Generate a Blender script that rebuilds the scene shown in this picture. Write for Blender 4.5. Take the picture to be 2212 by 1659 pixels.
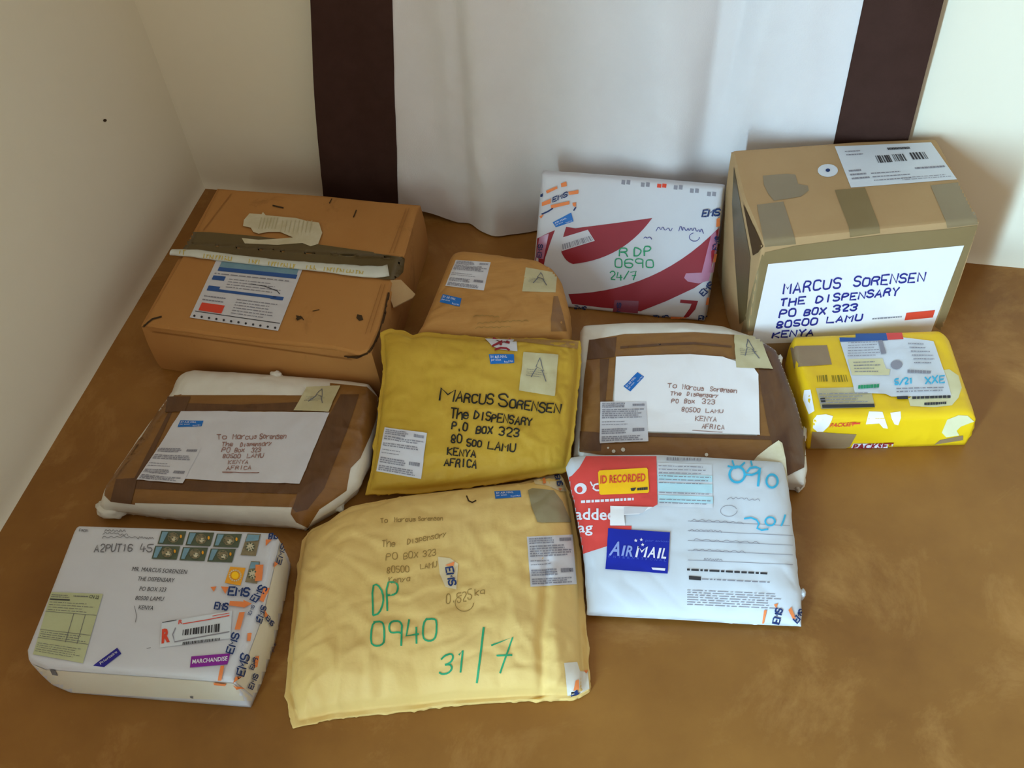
import bpy, bmesh, math, random
from mathutils import Vector, Matrix, noise
from mathutils.bvhtree import BVHTree

# ------------------------------------------------------------------ reset
for o in list(bpy.data.objects):
    bpy.data.objects.remove(o, do_unlink=True)
SC = bpy.context.scene
COL = SC.collection
random.seed(4)

# ------------------------------------------------------------------ camera
F_PX, PITCH, ROLL, CAM_Z = 2175.79, 0.8531, -0.1063, 1.30
fw = Vector((0, math.cos(PITCH), -math.sin(PITCH)))
rt = Vector((1, 0, 0))
up = rt.cross(fw)
r2 = math.cos(ROLL) * rt + math.sin(ROLL) * up
u2 = -math.sin(ROLL) * rt + math.cos(ROLL) * up
CAM = Vector((0, 0, CAM_Z))
cam = bpy.data.cameras.new('camera')
camo = bpy.data.objects.new('camera', cam)
COL.objects.link(camo)
camo.matrix_world = Matrix(((r2.x, u2.x, -fw.x, 0), (r2.y, u2.y, -fw.y, 0), (r2.z, u2.z, -fw.z, CAM_Z), (0, 0, 0, 1)))
cam.sensor_fit = 'HORIZONTAL'
cam.sensor_width = 36
cam.lens = F_PX / 2212 * 36
cam.clip_start = .02
SC.camera = camo

# ------------------------------------------------------------------ light and exposure
world = bpy.data.worlds.new('world')
SC.world = world
world.use_nodes = True
bg = world.node_tree.nodes['Background']
bg.inputs[0].default_value = (1.0, .95, .85, 1)      # light thrown back by the rest of the cream-walled room
bg.inputs[1].default_value = .54


def area(name, loc, target, sx, sy, power, col):
    l = bpy.data.lights.new(name, 'AREA')
    l.shape = 'RECTANGLE'
    l.size, l.size_y = sx, sy
    l.energy = power
    l.color = col
    o = bpy.data.objects.new(name, l)
    COL.objects.link(o)
    o.location = loc
    o.rotation_euler = (Vector(target) - Vector(loc)).to_track_quat('-Z', 'Y').to_euler()
    return o


# daylight in an open doorway through the thick left wall, behind the camera on the left
area('doorway_daylight', (-1.739, -1.433, 1.05), (-.774, -1.694, 1.05), 1.0, 2.1, 770, (.46, .76, 1.0))

SC.view_settings.view_transform = 'Standard'
SC.view_settings.look = 'None'
SC.view_settings.gamma = 1
SC.view_settings.use_curve_mapping = False
SC.view_settings.exposure = 0.0


# ------------------------------------------------------------------ materials
def srgb(h):
    v = [int(h[i:i + 2], 16) / 255 for i in (0, 2, 4)]
    return tuple(c / 12.92 if c <= .04045 else ((c + .055) / 1.055) ** 2.4 for c in v) + (1,)


def mat(name, h, rough=.7, h2=None, scale=8, mix=.5, bump=0., bscale=60, spec=.3, detail=5, stretch=None, alpha=None, h3=None, scale3=3, th3=(.55, .7)):
    m = bpy.data.materials.new(name)
    m.use_nodes = True
    nt = m.node_tree
    b = nt.nodes['Principled BSDF']
    b.inputs['Roughness'].default_value = rough
    b.inputs['Specular IOR Level'].default_value = spec
    b.inputs['Base Color'].default_value = srgb(h)
    tc = nt.nodes.new('ShaderNodeTexCoord')
    src = tc.outputs['Object']
    if stretch:
        mp = nt.nodes.new('ShaderNodeMapping')
        mp.inputs['Scale'].default_value = stretch
        nt.links.new(src, mp.inputs['Vector'])
        vec = mp.outputs['Vector']
    else:
        vec = src
    if h2:
        n = nt.nodes.new('ShaderNodeTexNoise')
        n.inputs['Scale'].default_value = scale
        n.inputs['Detail'].default_value = detail
        n.inputs['Roughness'].default_value = .62
        nt.links.new(vec, n.inputs['Vector'])
        cr = nt.nodes.new('ShaderNodeValToRGB')
        cr.color_ramp.elements[0].position = .5 - mix / 2
        cr.color_ramp.elements[1].position = .5 + mix / 2
        cr.color_ramp.elements[0].color = srgb(h)
        cr.color_ramp.elements[1].color = srgb(h2)
        nt.links.new(n.outputs['Fac'], cr.inputs['Fac'])
        out = cr.outputs['Color']
        if h3:
            n3 = nt.nodes.new('ShaderNodeTexNoise')
            n3.inputs['Scale'].default_value = scale3
            n3.inputs['Detail'].default_value = 8
            n3.inputs['Roughness'].default_value = .7
            n3.inputs['Distortion'].default_value = .6
            nt.links.new(src, n3.inputs['Vector'])
            mr = nt.nodes.new('ShaderNodeMapRange')
            mr.inputs['From Min'].default_value = th3[0]
            mr.inputs['From Max'].default_value = th3[1]
            nt.links.new(n3.outputs['Fac'], mr.inputs['Value'])
            mx = nt.nodes.new('ShaderNodeMix')
            mx.data_type = 'RGBA'
            mx.inputs['B'].default_value = srgb(h3)
            nt.links.new(mr.outputs['Result'], mx.inputs['Factor'])
            nt.links.new(out, mx.inputs['A'])
            out = mx.outputs['Result']
        nt.links.new(out, b.inputs['Base Color'])
    if bump:
        n2 = nt.nodes.new('ShaderNodeTexNoise')
        n2.inputs['Scale'].default_value = bscale
        n2.inputs['Detail'].default_value = 6
        nt.links.new(vec, n2.inputs['Vector'])
        bm_ = nt.nodes.new('ShaderNodeBump')
        bm_.inputs['Strength'].default_value = bump
        bm_.inputs['Distance'].default_value = .004
        nt.links.new(n2.outputs['Fac'], bm_.inputs['Height'])
        nt.links.new(bm_.outputs['Normal'], b.inputs['Normal'])
    if alpha is not None:
        b.inputs['Alpha'].default_value = alpha
    return m


M = {}
M['floor'] = mat('polished_ochre_cement', '74471A', .38, 'A87636', 2.6, .55, .05, 30, .3, 8, None, None, 'B8884C', 4.2, (.52, .78))
M['wall'] = mat('cream_plaster', 'EAE2CC', .85, 'EEE7D4', 2.5, .6, .25, 18, .15)
M['carton'] = mat('brown_cardboard', 'B07A42', .8, 'BA854C', 6, .5, .08, 90, .15, 6, (1, 1, 1), None, '8F6236', 9, (.6, .8))
M['carton_new'] = mat('tan_cardboard', 'AE8C62', .75, 'B8986E', 6, .5, .06, 90, .2)
M['carton_edge'] = mat('creased_cardboard', 'A06C38', .85)
M['dark_gap'] = mat('gap_shade_and_splits', '4A3218', .9)
M['kraft'] = mat('kraft_paper', 'B07D42', .75, 'BE8C50', 14, .5, .15, 40, .2, 6, (1, 5, 1))
M['mustard'] = mat('mustard_envelope_paper', 'B48E28', .6, 'C9A23A', 9, .45, .45, 35, .25, 6)
M['manila'] = mat('manila_padded_paper', 'DAB66C', .62, 'E2C07A', 7, .5, .45, 30, .25, 6)
M['white_poly'] = mat('white_plastic_mailer', 'DCD8CC', .45, 'E4E1D8', 12, .5, .3, 28, .35)
M['white_box'] = mat('white_wrapping_paper', 'CCCCD2', .6, 'D4D4DA', 10, .5, .1, 40, .25)
M['side_white'] = mat('taped_white_side', 'D8D0BE', .5, 'DDD6C6', 16, .5, .35, 30, .3)
M['bag_white'] = mat('white_padded_bag_paper', 'CAD0D8', .55, 'D2D7DE', 7, .5, .12, 30, .3)
M['brown_tape'] = mat('brown_parcel_tape', '7F5526', .32, '8C602E', 10, .5, .1, 40, .45, 4, (1, 6, 1))
M['brown_tape_double'] = mat('doubled_brown_tape', '553620', .32, '664326', 12, .5, .12, 40, .45, 4, (5, 1, 1))
M['clear_tape'] = mat('yellowed_clear_tape', '86724E', .3, '8E7A56', 10, .5, .05, 40, .5)
M['clear_tape_dark'] = mat('grey_brown_tape', '5A4A2E', .4, '64532F', 10, .5, .08, 40, .4)
M['grey_label'] = mat('greyed_franking_label', '8E8260', .45, '9A8E6C', 20, .5, .1, 50, .4)
M['grey_tape'] = mat('grey_tinted_tape', '867456', .35, '8E7C5E', 10, .5, .05, 40, .5)
M['tan_tape'] = mat('tan_parcel_tape', '8F7355', .35, '98805F', 20, .5, .05, 40, .4)
M['label'] = mat('white_label_paper', 'F0EEF0', .65, 'F4F2F4', 20, .5, .03, 60, .25)
M['label_grey'] = mat('grey_white_label_paper', 'CDCBD0', .6, 'D6D4DA', 20, .5, .03, 60, .25)
M['label_blue'] = mat('bluish_label_paper', 'D2D8E0', .6, 'DADFE6', 20, .5, .03, 60, .25)
M['label_cream'] = mat('cream_label_paper', 'D8D2A6', .6, 'DED8B0', 20, .5, .03, 60, .25)
M['label_green'] = mat('pale_green_form_paper', 'B9BC92', .7, 'C1C49C', 20, .5, .03, 60, .2)
M['torn_label'] = mat('torn_label_paper', 'C9BC98', .75, 'D6CDB4', 40, .5, .2, 60, .2)
M['stamp_foil'] = mat('pale_franking_stamp', 'B9AD83', .4, 'C6BC98', 30, .5, .1, 60, .4)
M['red'] = mat('crimson_print', '8C1B28', .55, '94222E', 6, .5)
M['post_red'] = mat('coral_red_print', 'D8443E', .5, 'DC4E48', 6, .5)
M['orange_red'] = mat('orange_red_print', 'DC4A34', .6)
M['orange'] = mat('orange_print', 'E8844A', .6)
M['navy'] = mat('navy_print', '1C3468', .6)
M['airmail_blue'] = mat('airmail_blue', '10249C', .45)
M['sticker_blue'] = mat('priority_blue', '1766B8', .5, '1E70C2', 40, .5)
M['band_blue'] = mat('blue_band', '2E5698', .5)
M['indigo'] = mat('indigo_sticker', '29248A', .5)
M['purple'] = mat('purple_sticker', '8A2496', .5)
M['amber'] = mat('amber_sticker', 'FFC414', .5, 'FFCA20', 10, .5)
M['yellow'] = mat('yellow_parcel_plastic', 'E8BC10', .42, 'ECC41E', 8, .5, .15, 25, .4)
M['white_print'] = mat('white_print', 'E8E6EE', .6)
M['grey_print'] = mat('grey_print', '8E8C96', .7)
M['dark_print'] = mat('dark_print', '3A383C', .7)
M['black_ink'] = mat('black_marker', '1D1B16', .6)
M['blue_ink'] = mat('blue_ink', '2A2E88', .6)
M['green_ink'] = mat('green_marker', '2A9A68', .6)
M['cyan_ink'] = mat('cyan_marker', '3EB4DC', .6)
M['brown_ink'] = mat('faded_red_brown_pen', '9A7268', .7)
M['faint_ink'] = mat('faint_brown_pen', '9A7A40', .7)
M['pencil'] = mat('grey_pencil', '6E6C70', .7)
M['cyan_tint'] = mat('cyan_tinted_docket', 'B4DCE8', .6, 'C0E2EC', 12, .5)
M['stamp_green'] = mat('green_stamp_picture', '4A5242', .5, '5E6650', 90, .6)
M['stamp_sky'] = mat('blue_stamp_picture', '6E92A4', .5, '7EA0B0', 80, .6)
M['stamp_fur'] = mat('tan_stamp_picture', '9A8A68', .5, '6E6450', 160, .6)
M['stamp_gold'] = mat('golden_stamp_picture', 'E89A24', .5, 'F0A830', 120, .6)
M['yellow_text'] = mat('yellow_lettering', 'C9B04E', .5)
M['pouch'] = mat('clear_plastic_pouch', 'CED0C6', .25, 'D8DAD0', 30, .5, .25, 40, .5)
M['curtain'] = mat('white_cotton_curtain', 'E2DFE0', .9, 'E6E3E4', 20, .5, .12, 400, .1)
M['curtain_dark'] = mat('dark_brown_curtain_band', '3C2822', .9, '442E28', 30, .5, .15, 400, .1)
M['stain'] = mat('dark_scuff', '3E2C16', .8)


# ------------------------------------------------------------------ object helpers
def thing(name, label, cat, loc):
    o = bpy.data.objects.new(name, None)
    COL.objects.link(o)
    o.empty_display_size = .05
    o.location = loc
    o['label'] = label
    o['category'] = cat
    o['base'] = 1
    del o['base']
    return o


def origin_of(o):
    v = Vector(o.location)
    while o.parent:
        o = o.parent
        v += Vector(o.location)
    return v


def part(name, verts, faces, m, parent, smooth=True, label=None, sharp=None):
    me = bpy.data.meshes.new(name)
    off = origin_of(parent) if parent else Vector()
    me.from_pydata([tuple(Vector(v) - off) for v in verts], [], faces)
    me.update()
    if smooth:
        me.polygons.foreach_set('use_smooth', [True] * len(me.polygons))
        if sharp:
            me.set_sharp_from_angle(angle=sharp)
    me.materials.append(M[m])
    o = bpy.data.objects.new(name, me)
    COL.objects.link(o)
    if parent:
        o.parent = parent
    if label:
        o['label'] = label
    return o


# ------------------------------------------------------------------ picture rays -> points on real surfaces
def ray(x, y):
    return (fw + (x - 1106) / F_PX * r2 - (y - 829.5) / F_PX * u2).normalized()


class Plane:
    def __init__(s, p, n):
        s.p, s.n = Vector(p), Vector(n).normalized()

    def at(s, x, y):
        d = ray(x, y)
        return CAM + d * ((s.p - CAM).dot(s.n) / d.dot(s.n))


def flat(z):
    return Plane((0, 0, z), (0, 0, 1))


class Surf:
    """a built body that decals are laid on"""
    def __init__(s, verts, faces):
        s.b = BVHTree.FromPolygons([Vector(v) for v in verts], faces)

    def hit(s, x, y, off):
        d = ray(x, y)
        loc, nrm, i, dist = s.b.ray_cast(CAM, d)
        if loc is None:
            return None
        if nrm.dot(d) > 0:
            nrm = -nrm
        return loc + nrm * off


def resample(pts, n):
    pts = [Vector((p[0], p[1], 0)) if len(p) == 2 else Vector(p) for p in pts]
    L = [0]
    for a, b in zip(pts, pts[1:]):
        L.append(L[-1] + (b - a).length)
    out = []
    for t in n:
        d = t * L[-1]
        k = 0
        while k < len(L) - 2 and d > L[k + 1]:
            k += 1
        f = (d - L[k]) / max(1e-9, L[k + 1] - L[k])
        out.append(pts[k].lerp(pts[k + 1], f))
    return out


def spacing(n, e=.55):
    # denser towards both ends
    return [(1 - e) * (i / n) + e * (.5 - .5 * math.cos(math.pi * i / n)) for i in range(n + 1)]


def prof(d, r):
    if d >= r:
        return 1.
    x = 1 - max(d, 0) / r
    return math.sqrt(max(0, 1 - x * x))


def slab(root, m, plane, top, right, bottom, left, rise, radius, drop, bulge=0., nu=60, nv=48, wr=None, soft=False, name='body', label=None, vertical=None, belly=0., sharp=None, kfun=None, lip=0.):
    """body whose plan outline is four sides (lists of points); cushion-shaped on top, sides going down"""
    us, vs = spacing(nu), spacing(nv)
    un = lambda side, n: resample([plane.at(*p) for p in side], n)
    T, B = un(top, us), un(bottom, us)
    L, R = un(left, vs), un(right, vs)
    P = [[None] * (nu + 1) for _ in range(nv + 1)]
    for j, v in enumerate(vs):
        for i, u in enumerate(us):
            c = (1 - v) * T[i] + v * B[i] + (1 - u) * L[j] + u * R[j] - ((1 - u) * (1 - v) * T[0] + u * (1 - v) * T[-1] + (1 - u) * v * B[0] + u * v * B[-1])
            P[j][i] = c
    W = ((T[-1] - T[0]).length + (B[-1] - B[0]).length) / 2
    H = ((L[-1] - L[0]).length + (R[-1] - R[0]).length) / 2
    n = plane.n
    down = -n if vertical is None else Vector((0, 0, -1))
    verts, faces = [], []
    for j, v in enumerate(vs):
        for i, u in enumerate(us):
            du, dv = min(u, 1 - u) * W, min(v, 1 - v) * H
            k = prof(du - lip, radius) * prof(dv - lip, radius)
            if soft:
                k = k ** .8
            if kfun:
                k *= kfun(u, v)
            q = P[j][i] + n * rise * k
            if wr:
                q = q + n * wr(P[j][i], u, v, min(du, dv))
            verts.append(q)
    idx = lambda j, i: j * (nu + 1) + i
    for j in range(nv):
        for i in range(nu):
            faces.append((idx(j + 1, i), idx(j + 1, i + 1), idx(j, i + 1), idx(j, i)))
    loop = [idx(0, i) for i in range(nu)] + [idx(j, nu) for j in range(nv)] + [idx(nv, i) for i in range(nu, 0, -1)] + [idx(j, 0) for j in range(nv, 0, -1)]
    base = [verts[k].copy() for k in loop]
    cen = sum(base, Vector()) / len(base)
    N = len(loop)
    prev = loop
    S = 7
    for s in range(1, S + 1):
        t = s / S
        ring = []
        for k in range(N):
            tan = base[(k + 1) % N] - base[k - 1]
            out = tan.cross(n)
            if out.dot(base[k] - cen) < 0:
                out = -out
            out.normalize()
            dr = drop if not callable(drop) else drop(base[k])
            q = base[k] + down * dr * t + out * bulge * (math.sin(math.pi * min(1, t * .9)) if bulge > 0 else t)
            if wr and s < S:
                q = q + out * wr(q * 1.7, .5, .5, 1) * .8
            verts.append(q)
            ring.append(len(verts) - 1)
        for k in range(N):
            faces.append((prev[k], prev[(k + 1) % N], ring[(k + 1) % N], ring[k]))
        prev = ring
    if belly:
        off = len(verts)
        for j, v in enumerate(vs):
            for i, u in enumerate(us):
                du, dv = min(u, 1 - u) * W, min(v, 1 - v) * H
                dr = drop if not callable(drop) else drop(P[j][i])
                verts.append(P[j][i] + down * (dr + belly * prof(du, radius) * prof(dv, radius)))
        for j in range(nv):
            for i in range(nu):
                faces.append((off + idx(j, i), off + idx(j, i + 1), off + idx(j + 1, i + 1), off + idx(j + 1, i)))
    else:
        faces.append(tuple(prev))
    zmin = 0.0008
    verts = [Vector((q.x, q.y, max(q.z, zmin))) for q in verts]
    o = part(name, verts, faces, m, root, True, label, sharp)
    return o, Surf(verts, faces)


# ------------------------------------------------------------------ decals
class Ink:
    """collects flat shapes in 2-D, then lays them on a surface as one mesh, or as one mesh per character"""
    def __init__(s):
        s.v, s.f, s.g, s.n = [], [], [], 0

    def poly(s, pts):
        k = len(s.v)
        s.v += [tuple(p) for p in pts]
        s.f.append(tuple(range(k, k + len(pts))))
        s.n += 1
        s.g.append(s.n)
        return s

    def rect(s, q, a, b, c, d):
        """sub-rectangle (a..c, b..d in 0..1) of quad q"""
        return s.poly([bil(q, a, b), bil(q, c, b), bil(q, c, d), bil(q, a, d)])

    def stroke(s, pts, w, new=True):
        if new:
            s.n += 1
        pts = [Vector(p) for p in pts]
        n = len(pts)
        if n < 2:
            return s
        Ls, Rs = [], []
        for i in range(n):
            t = (pts[min(i + 1, n - 1)] - pts[max(i - 1, 0)])
            if t.length < 1e-6:
                t = Vector((1, 0))
            t.normalize()
            nn = Vector((-t.y, t.x)) * w / 2
            ext = Vector((0, 0))
            if i == 0:
                ext = -t * w * .3
            if i == n - 1:
                ext = t * w * .3
            Ls.append(pts[i] + nn + ext)
            Rs.append(pts[i] - nn + ext)
        k = len(s.v)
        s.v += [tuple(p) for p in Ls] + [tuple(p) for p in Rs]
        for i in range(n - 1):
            s.f.append((k + i, k + i + 1, k + n + i + 1, k + n + i))
            s.g.append(s.n)
        return s

    def split(s, name, surf, m, parent, layer=1, cut=6, label=None):
        out = []
        for g in sorted(set(s.g)):
            k = Ink()
            k.v = s.v
            k.f = [f for f, h in zip(s.f, s.g) if h == g]
            k.g = [g] * len(k.f)
            out.append(k.lay(name, surf, m, parent, layer, cut, label))
        return out

    def lay(s, name, surf, m, parent, layer=1, cut=6, label=None):
        used0 = sorted({i for f in s.f for i in f})
        mp0 = {i: k for k, i in enumerate(used0)}
        bm = bmesh.new()
        vs = [bm.verts.new((s.v[i][0], s.v[i][1], 0)) for i in used0]
        for f in s.f:
            try:
                bm.faces.new([vs[mp0[i]] for i in f])
            except ValueError:
                pass
        bm.normal_update()
        if cut:
            big = [f for f in bm.faces if len(f.verts) > 4]
            if big:
                bmesh.ops.triangulate(bm, faces=big)
            xs = [v.co.x for v in bm.verts]
            ys = [v.co.y for v in bm.verts]
            for ax, lo, hi in ((0, min(xs), max(xs)), (1, min(ys), max(ys))):
                c = lo + cut
                while c < hi:
                    no = Vector((1, 0, 0)) if ax == 0 else Vector((0, 1, 0))
                    bmesh.ops.bisect_plane(bm, geom=bm.verts[:] + bm.edges[:] + bm.faces[:], dist=1e-5, plane_co=no * c, plane_no=no)
                    c += cut
        bm.verts.index_update()
        pos = [surf.hit(v.co.x, v.co.y, .0007 * layer) for v in bm.verts]
        good = []
        for f in bm.faces:
            g = [v.index for v in f.verts]
            if any(pos[i] is None for i in g):
                continue
            if cut and max((pos[a] - pos[b]).length for a in g for b in g) > .05:
                continue
            good.append(g)
        bm.free()
        used = sorted({i for f in good for i in f})
        mp = {i: k for k, i in enumerate(used)}
        verts = [pos[i] for i in used]
        faces = []
        for f in good:
            g = [mp[i] for i in f]
            a, b, c = verts[g[0]], verts[g[1]], verts[g[2]]
            if (b - a).cross(c - a).dot(a - CAM) > 0:
                g = g[::-1]
            faces.append(g)
        o = part(name, verts, faces, m, parent, True, label)
        if len(set(s.g)) > 1:
            o['kind'] = 'stuff'
        return o


def bil(q, u, v):
    a, b, c, d = [Vector(p) for p in q]
    return (1 - u) * (1 - v) * a + u * (1 - v) * b + u * v * c + (1 - u) * v * d


def sticker(root, surf, name, m, q, layer=1, cut=5, label=None):
    return Ink().poly(q).lay(name, surf, m, root, layer, cut, label)


GL = {
 'A': '002640 1232', 'B': '000636454433033342413000', 'C': '4536160501103041', 'D': '00062644422000', 'E': '46060040 0333',
 'F': '460600 0333', 'G': '45361605011030414323', 'H': '0006 4640 0343', 'I': '2620', 'J': '3631201001', 'K': '0006 460340',
 'L': '060040', 'M': '0006234640', 'N': '00064046', 'O': '160501103041453616', 'P': '00063645443303', 'R': '000636454433033340',
 'S': '453616050413334241301001', 'T': '0646 2620', 'U': '060110304146', 'V': '062046', 'W': '0610243046', 'X': '0046 0640',
 'Y': '062346 2320', 'Z': '06460040', '0': '160501103041453616', '1': '152620', '2': '05163645440040', '3': '05163645443313334241301001',
 '4': '160242 3430', '5': '460603334241301001', '6': '4536160501103041423303', '7': '054620 1343', '8': '130416364433134130100113',
 '9': '43331304051636454440', '/': '0046', '.': '2021', '-': '1333',
 'a': '44140301103041 4440', 'b': '0600 0213344341300 0', 'c': '4334140301103041', 'd': '4640 44140301103041', 'e': '02424334140301103041',
 'g': '4434140301113141 4440', 'h': '0600 0213344340', 'i': '2420', 'k': '0600 4402 0240', 'n': '0400 0213344340', 'o': '140301103041433414',
 'p': '0400 03143443423102', 'r': '0400 02133444', 's': '43341403133241301001', 't': '2620 0444', 'u': '040110304144 4440', 'y': '0422 4400', 'x': '0440 0044', 'm': '0400 03142320 23344340',
}


def glyph(ch):
    out = []
    for st in GL.get(ch, '').split(' '):
        pts = [(int(st[i]), int(st[i + 1])) for i in range(0, len(st) - 1, 2)]
        if len(pts) > 1:
            out.append(pts)
    return out


def chaikin(p):
    if len(p) < 3:
        return p
    out = [p[0]]
    for a, b in zip(p, p[1:]):
        out.append((a[0] * .75 + b[0] * .25, a[1] * .75 + b[1] * .25))
        out.append((a[0] * .25 + b[0] * .75, a[1] * .25 + b[1] * .75))
    out.append(p[-1])
    return out


def hand(ink, text, x0, y0, x1, y1, h, w, slant=0., jit=.25, fit=.62):
    """handwriting: baseline from (x0,y0) to (x1,y1), letter height h (a number, or an up vector)"""
    rnd = random.Random(text + str(x0))
    a = Vector((x1 - x0, y1 - y0))
    n = len(text)
    step = a / n
    upv = Vector((slant * h, -h)) if not isinstance(h, tuple) else Vector(h)
    for i, ch in enumerate(text):
        o = Vector((x0, y0)) + step * i + upv * rnd.uniform(-.07, .07)
        sc = rnd.uniform(.9, 1.1)
        ink.n += 1
        for st in glyph(ch):
            pts = [(px + rnd.uniform(-jit, jit), py + rnd.uniform(-jit, jit)) for px, py in st]
            if len(pts) > 4 and ch not in 'MNWEFHKLZ47':
                pts = chaikin(pts)
            ink.stroke([o + step * fit * (px / 4 * 1.15) + upv * sc * py / 6 for px, py in pts], w, False)
    return ink


def scribble(ink, x0, y0, x1, y1, h, w, n=10, seed=0):
    rnd = random.Random(seed)
    a, b = Vector((x0, y0)), Vector((x1, y1))
    pts = [a.lerp(b, (i + rnd.uniform(-.3, .3)) / n) + Vector((0, (-1) ** i * h * rnd.uniform(.2, .5))) for i in range(n + 1)]
    ink.stroke([Vector(p) for p in chaikin([tuple(p) for p in pts])], w)
    return ink


_tc = {}


def glyph_mesh(text, shear=0., bold=0.):
    key = (text, bold)
    if key not in _tc:
        cu = bpy.data.curves.new('type', 'FONT')
        cu.body = text
        cu.resolution_u = 2
        cu.offset = bold
        ob = bpy.data.objects.new('type', cu)
        COL.objects.link(ob)
        bpy.context.view_layer.update()
        me = ob.evaluated_get(bpy.context.evaluated_depsgraph_get()).to_mesh()
        vs = [(v.co.x, v.co.y) for v in me.vertices]
        fs = [tuple(p.vertices) for p in me.polygons]
        ob.to_mesh_clear()
        bpy.data.objects.remove(ob, do_unlink=True)
        bpy.data.curves.remove(cu)
        _tc[key] = (vs, fs)
    return _tc[key]


def print_text(ink, text, x0, y0, x1, y1, upx, upy, bold=0.):
    """printed text: baseline from (x0,y0) to (x1,y1); (upx,upy) reaches the cap height"""
    vs, fs = glyph_mesh(text, bold=bold)
    if not vs:
        return ink
    xa, xb = min(v[0] for v in vs), max(v[0] for v in vs)
    cap = .70
    k = len(ink.v)
    A, U, O = Vector((x1 - x0, y1 - y0)), Vector((upx, upy)), Vector((x0, y0))
    if A.x * U.y - A.y * U.x > 0:       # never mirrored
        O, U = O + U, -U
    for x, y in vs:
        ink.v.append(tuple(O + A * ((x - xa) / (xb - xa)) + U * (y / cap)))
    # connected islands of the type become groups
    par = list(range(len(vs)))

    def find(a):
        while par[a] != a:
            par[a] = par[par[a]]
            a = par[a]
        return a
    for f in fs:
        for i in f[1:]:
            par[find(i)] = find(f[0])
    gid = {}
    for f in fs:
        r = find(f[0])
        if r not in gid:
            ink.n += 1
            gid[r] = ink.n
        ink.f.append(tuple(i + k for i in f))
        ink.g.append(gid[r])
    return ink


def block(ink, text, x0, y0, x1, y1, upx, upy, wt=.24):
    """heavy block capitals, baseline from (x0,y0) to (x1,y1)"""
    A, U, O = Vector((x1 - x0, y1 - y0)), Vector((upx, upy)), Vector((x0, y0))
    if A.x * U.y - A.y * U.x > 0:
        O, U = O + U, -U
    n = len(text)
    w = U.length * wt
    for i, ch in enumerate(text):
        o = O + A * ((i + .12) / n)
        ink.n += 1
        for st in glyph(ch):
            ink.stroke([o + A / n * (.74 * px / 4) + U * (py / 6) for px, py in st], w, False)
    return ink


def micro(ink, q, rows, seed=0, fill=.8, th=.5, gap=.0, minl=.02, maxl=.12):
    rnd = random.Random(seed)
    for r in range(rows):
        v0 = (r + .5 - th / 2) / rows
        v1 = (r + .5 + th / 2) / rows
        end = rnd.uniform(fill, 1.0)
        if rnd.random() < gap:
            continue
        u = 0.
        while u < end:
            l = rnd.uniform(minl, maxl)
            ink.rect(q, u, v0, min(u + l, end), v1)
            u += l + .018
    return ink


def barcode(ink, q, n, seed=0):
    rnd = random.Random(seed)
    u = 0.
    while u < 1:
        w = rnd.choice((.5, 1, 1.5)) / n
        ink.rect(q, u, 0, min(1, u + w), 1)
        u += w + rnd.choice((.5, 1, 1.2)) / n
    return ink


def disc(cx, cy, rx, ry, n=18, rot=0.):
    return [(cx + rx * math.cos(2 * math.pi * i / n) * math.cos(rot) - ry * math.sin(2 * math.pi * i / n) * math.sin(rot),
             cy + rx * math.cos(2 * math.pi * i / n) * math.sin(rot) + ry * math.sin(2 * math.pi * i / n) * math.cos(rot)) for i in range(n)]


def quad(x0, y0, x1, y1, dx=0, dy=0):
    """upright picture rectangle whose lower side is shifted by dx and right side by dy"""
    return [(x0, y0), (x1, y0 + dy), (x1 + dx, y1 + dy), (x0 + dx, y1)]


def customs(root, surf, q, layer=2, seed=1, name='customs_label', m='label_grey'):
    """the grey and white customs declaration label with its dense small print"""
    o = sticker(root, surf, name, m, q, layer)
    k = Ink()
    sub = lambda a, b, c, d: [bil(q, a, b), bil(q, c, b), bil(q, c, d), bil(q, a, d)]
    micro(k, sub(.04, .03, .62, .16), 3, seed, .8, .6)
    micro(k, sub(.70, .05, .96, .13), 1, seed + 9, .9, .8)
    micro(k, sub(.04, .18, .96, .42), 5, seed + 1, .8, .55, .1)
    micro(k, sub(.04, .46, .70, .60), 2, seed + 2, .6, .22)
    micro(k, sub(.04, .66, .62, .80), 3, seed + 3, .8, .6)
    micro(k, sub(.68, .66, .95, .76), 1, seed + 4, .9, .8)
    micro(k, sub(.04, .84, .92, .97), 3, seed + 5, .8, .6)
    k.lay('small_print', surf, 'grey_print', o, layer + 1)
    return o


def franking(root, surf, q, layer=2):
    o = sticker(root, surf, 'franking_stamp', 'stamp_foil', q, layer)
    k = Ink()
    k.stroke([bil(q, .50, .12), bil(q, .40, .34), bil(q, .62, .42), bil(q, .52, .16)], 2)
    k.stroke([bil(q, .42, .38), bil(q, .30, .62)], 2).stroke([bil(q, .58, .42), bil(q, .72, .68)], 2)
    micro(k, [bil(q, .15, .40), bil(q, .75, .40), bil(q, .75, .62), bil(q, .15, .62)], 4, 5, .6, .18)
    k.lay('faint_print', surf, 'pencil', o, layer + 1)
    return o


def air_sticker(root, surf, q, layer=3, lines=('BY AIR MAIL', 'par avion')):
    o = sticker(root, surf, 'airmail_sticker', 'sticker_blue', q, layer)
    k = Ink()
    A, B = bil(q, .06, .42), bil(q, .72, .42)
    U = bil(q, .06, .16) - A
    print_text(k, lines[0], A.x, A.y, B.x, B.y, U.x, U.y)
    A, B = bil(q, .06, .70), bil(q, .46, .70)
    print_text(k, lines[1], A.x, A.y, B.x, B.y, U.x * .8, U.y * .8)
    A, B = bil(q, .60, .92), bil(q, .95, .92)
    print_text(k, 'Royal Mail', A.x, A.y, B.x, B.y, U.x * .7, U.y * .7)
    k.lay('lettering', surf, 'white_print', o, layer + 1)
    return o


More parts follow.
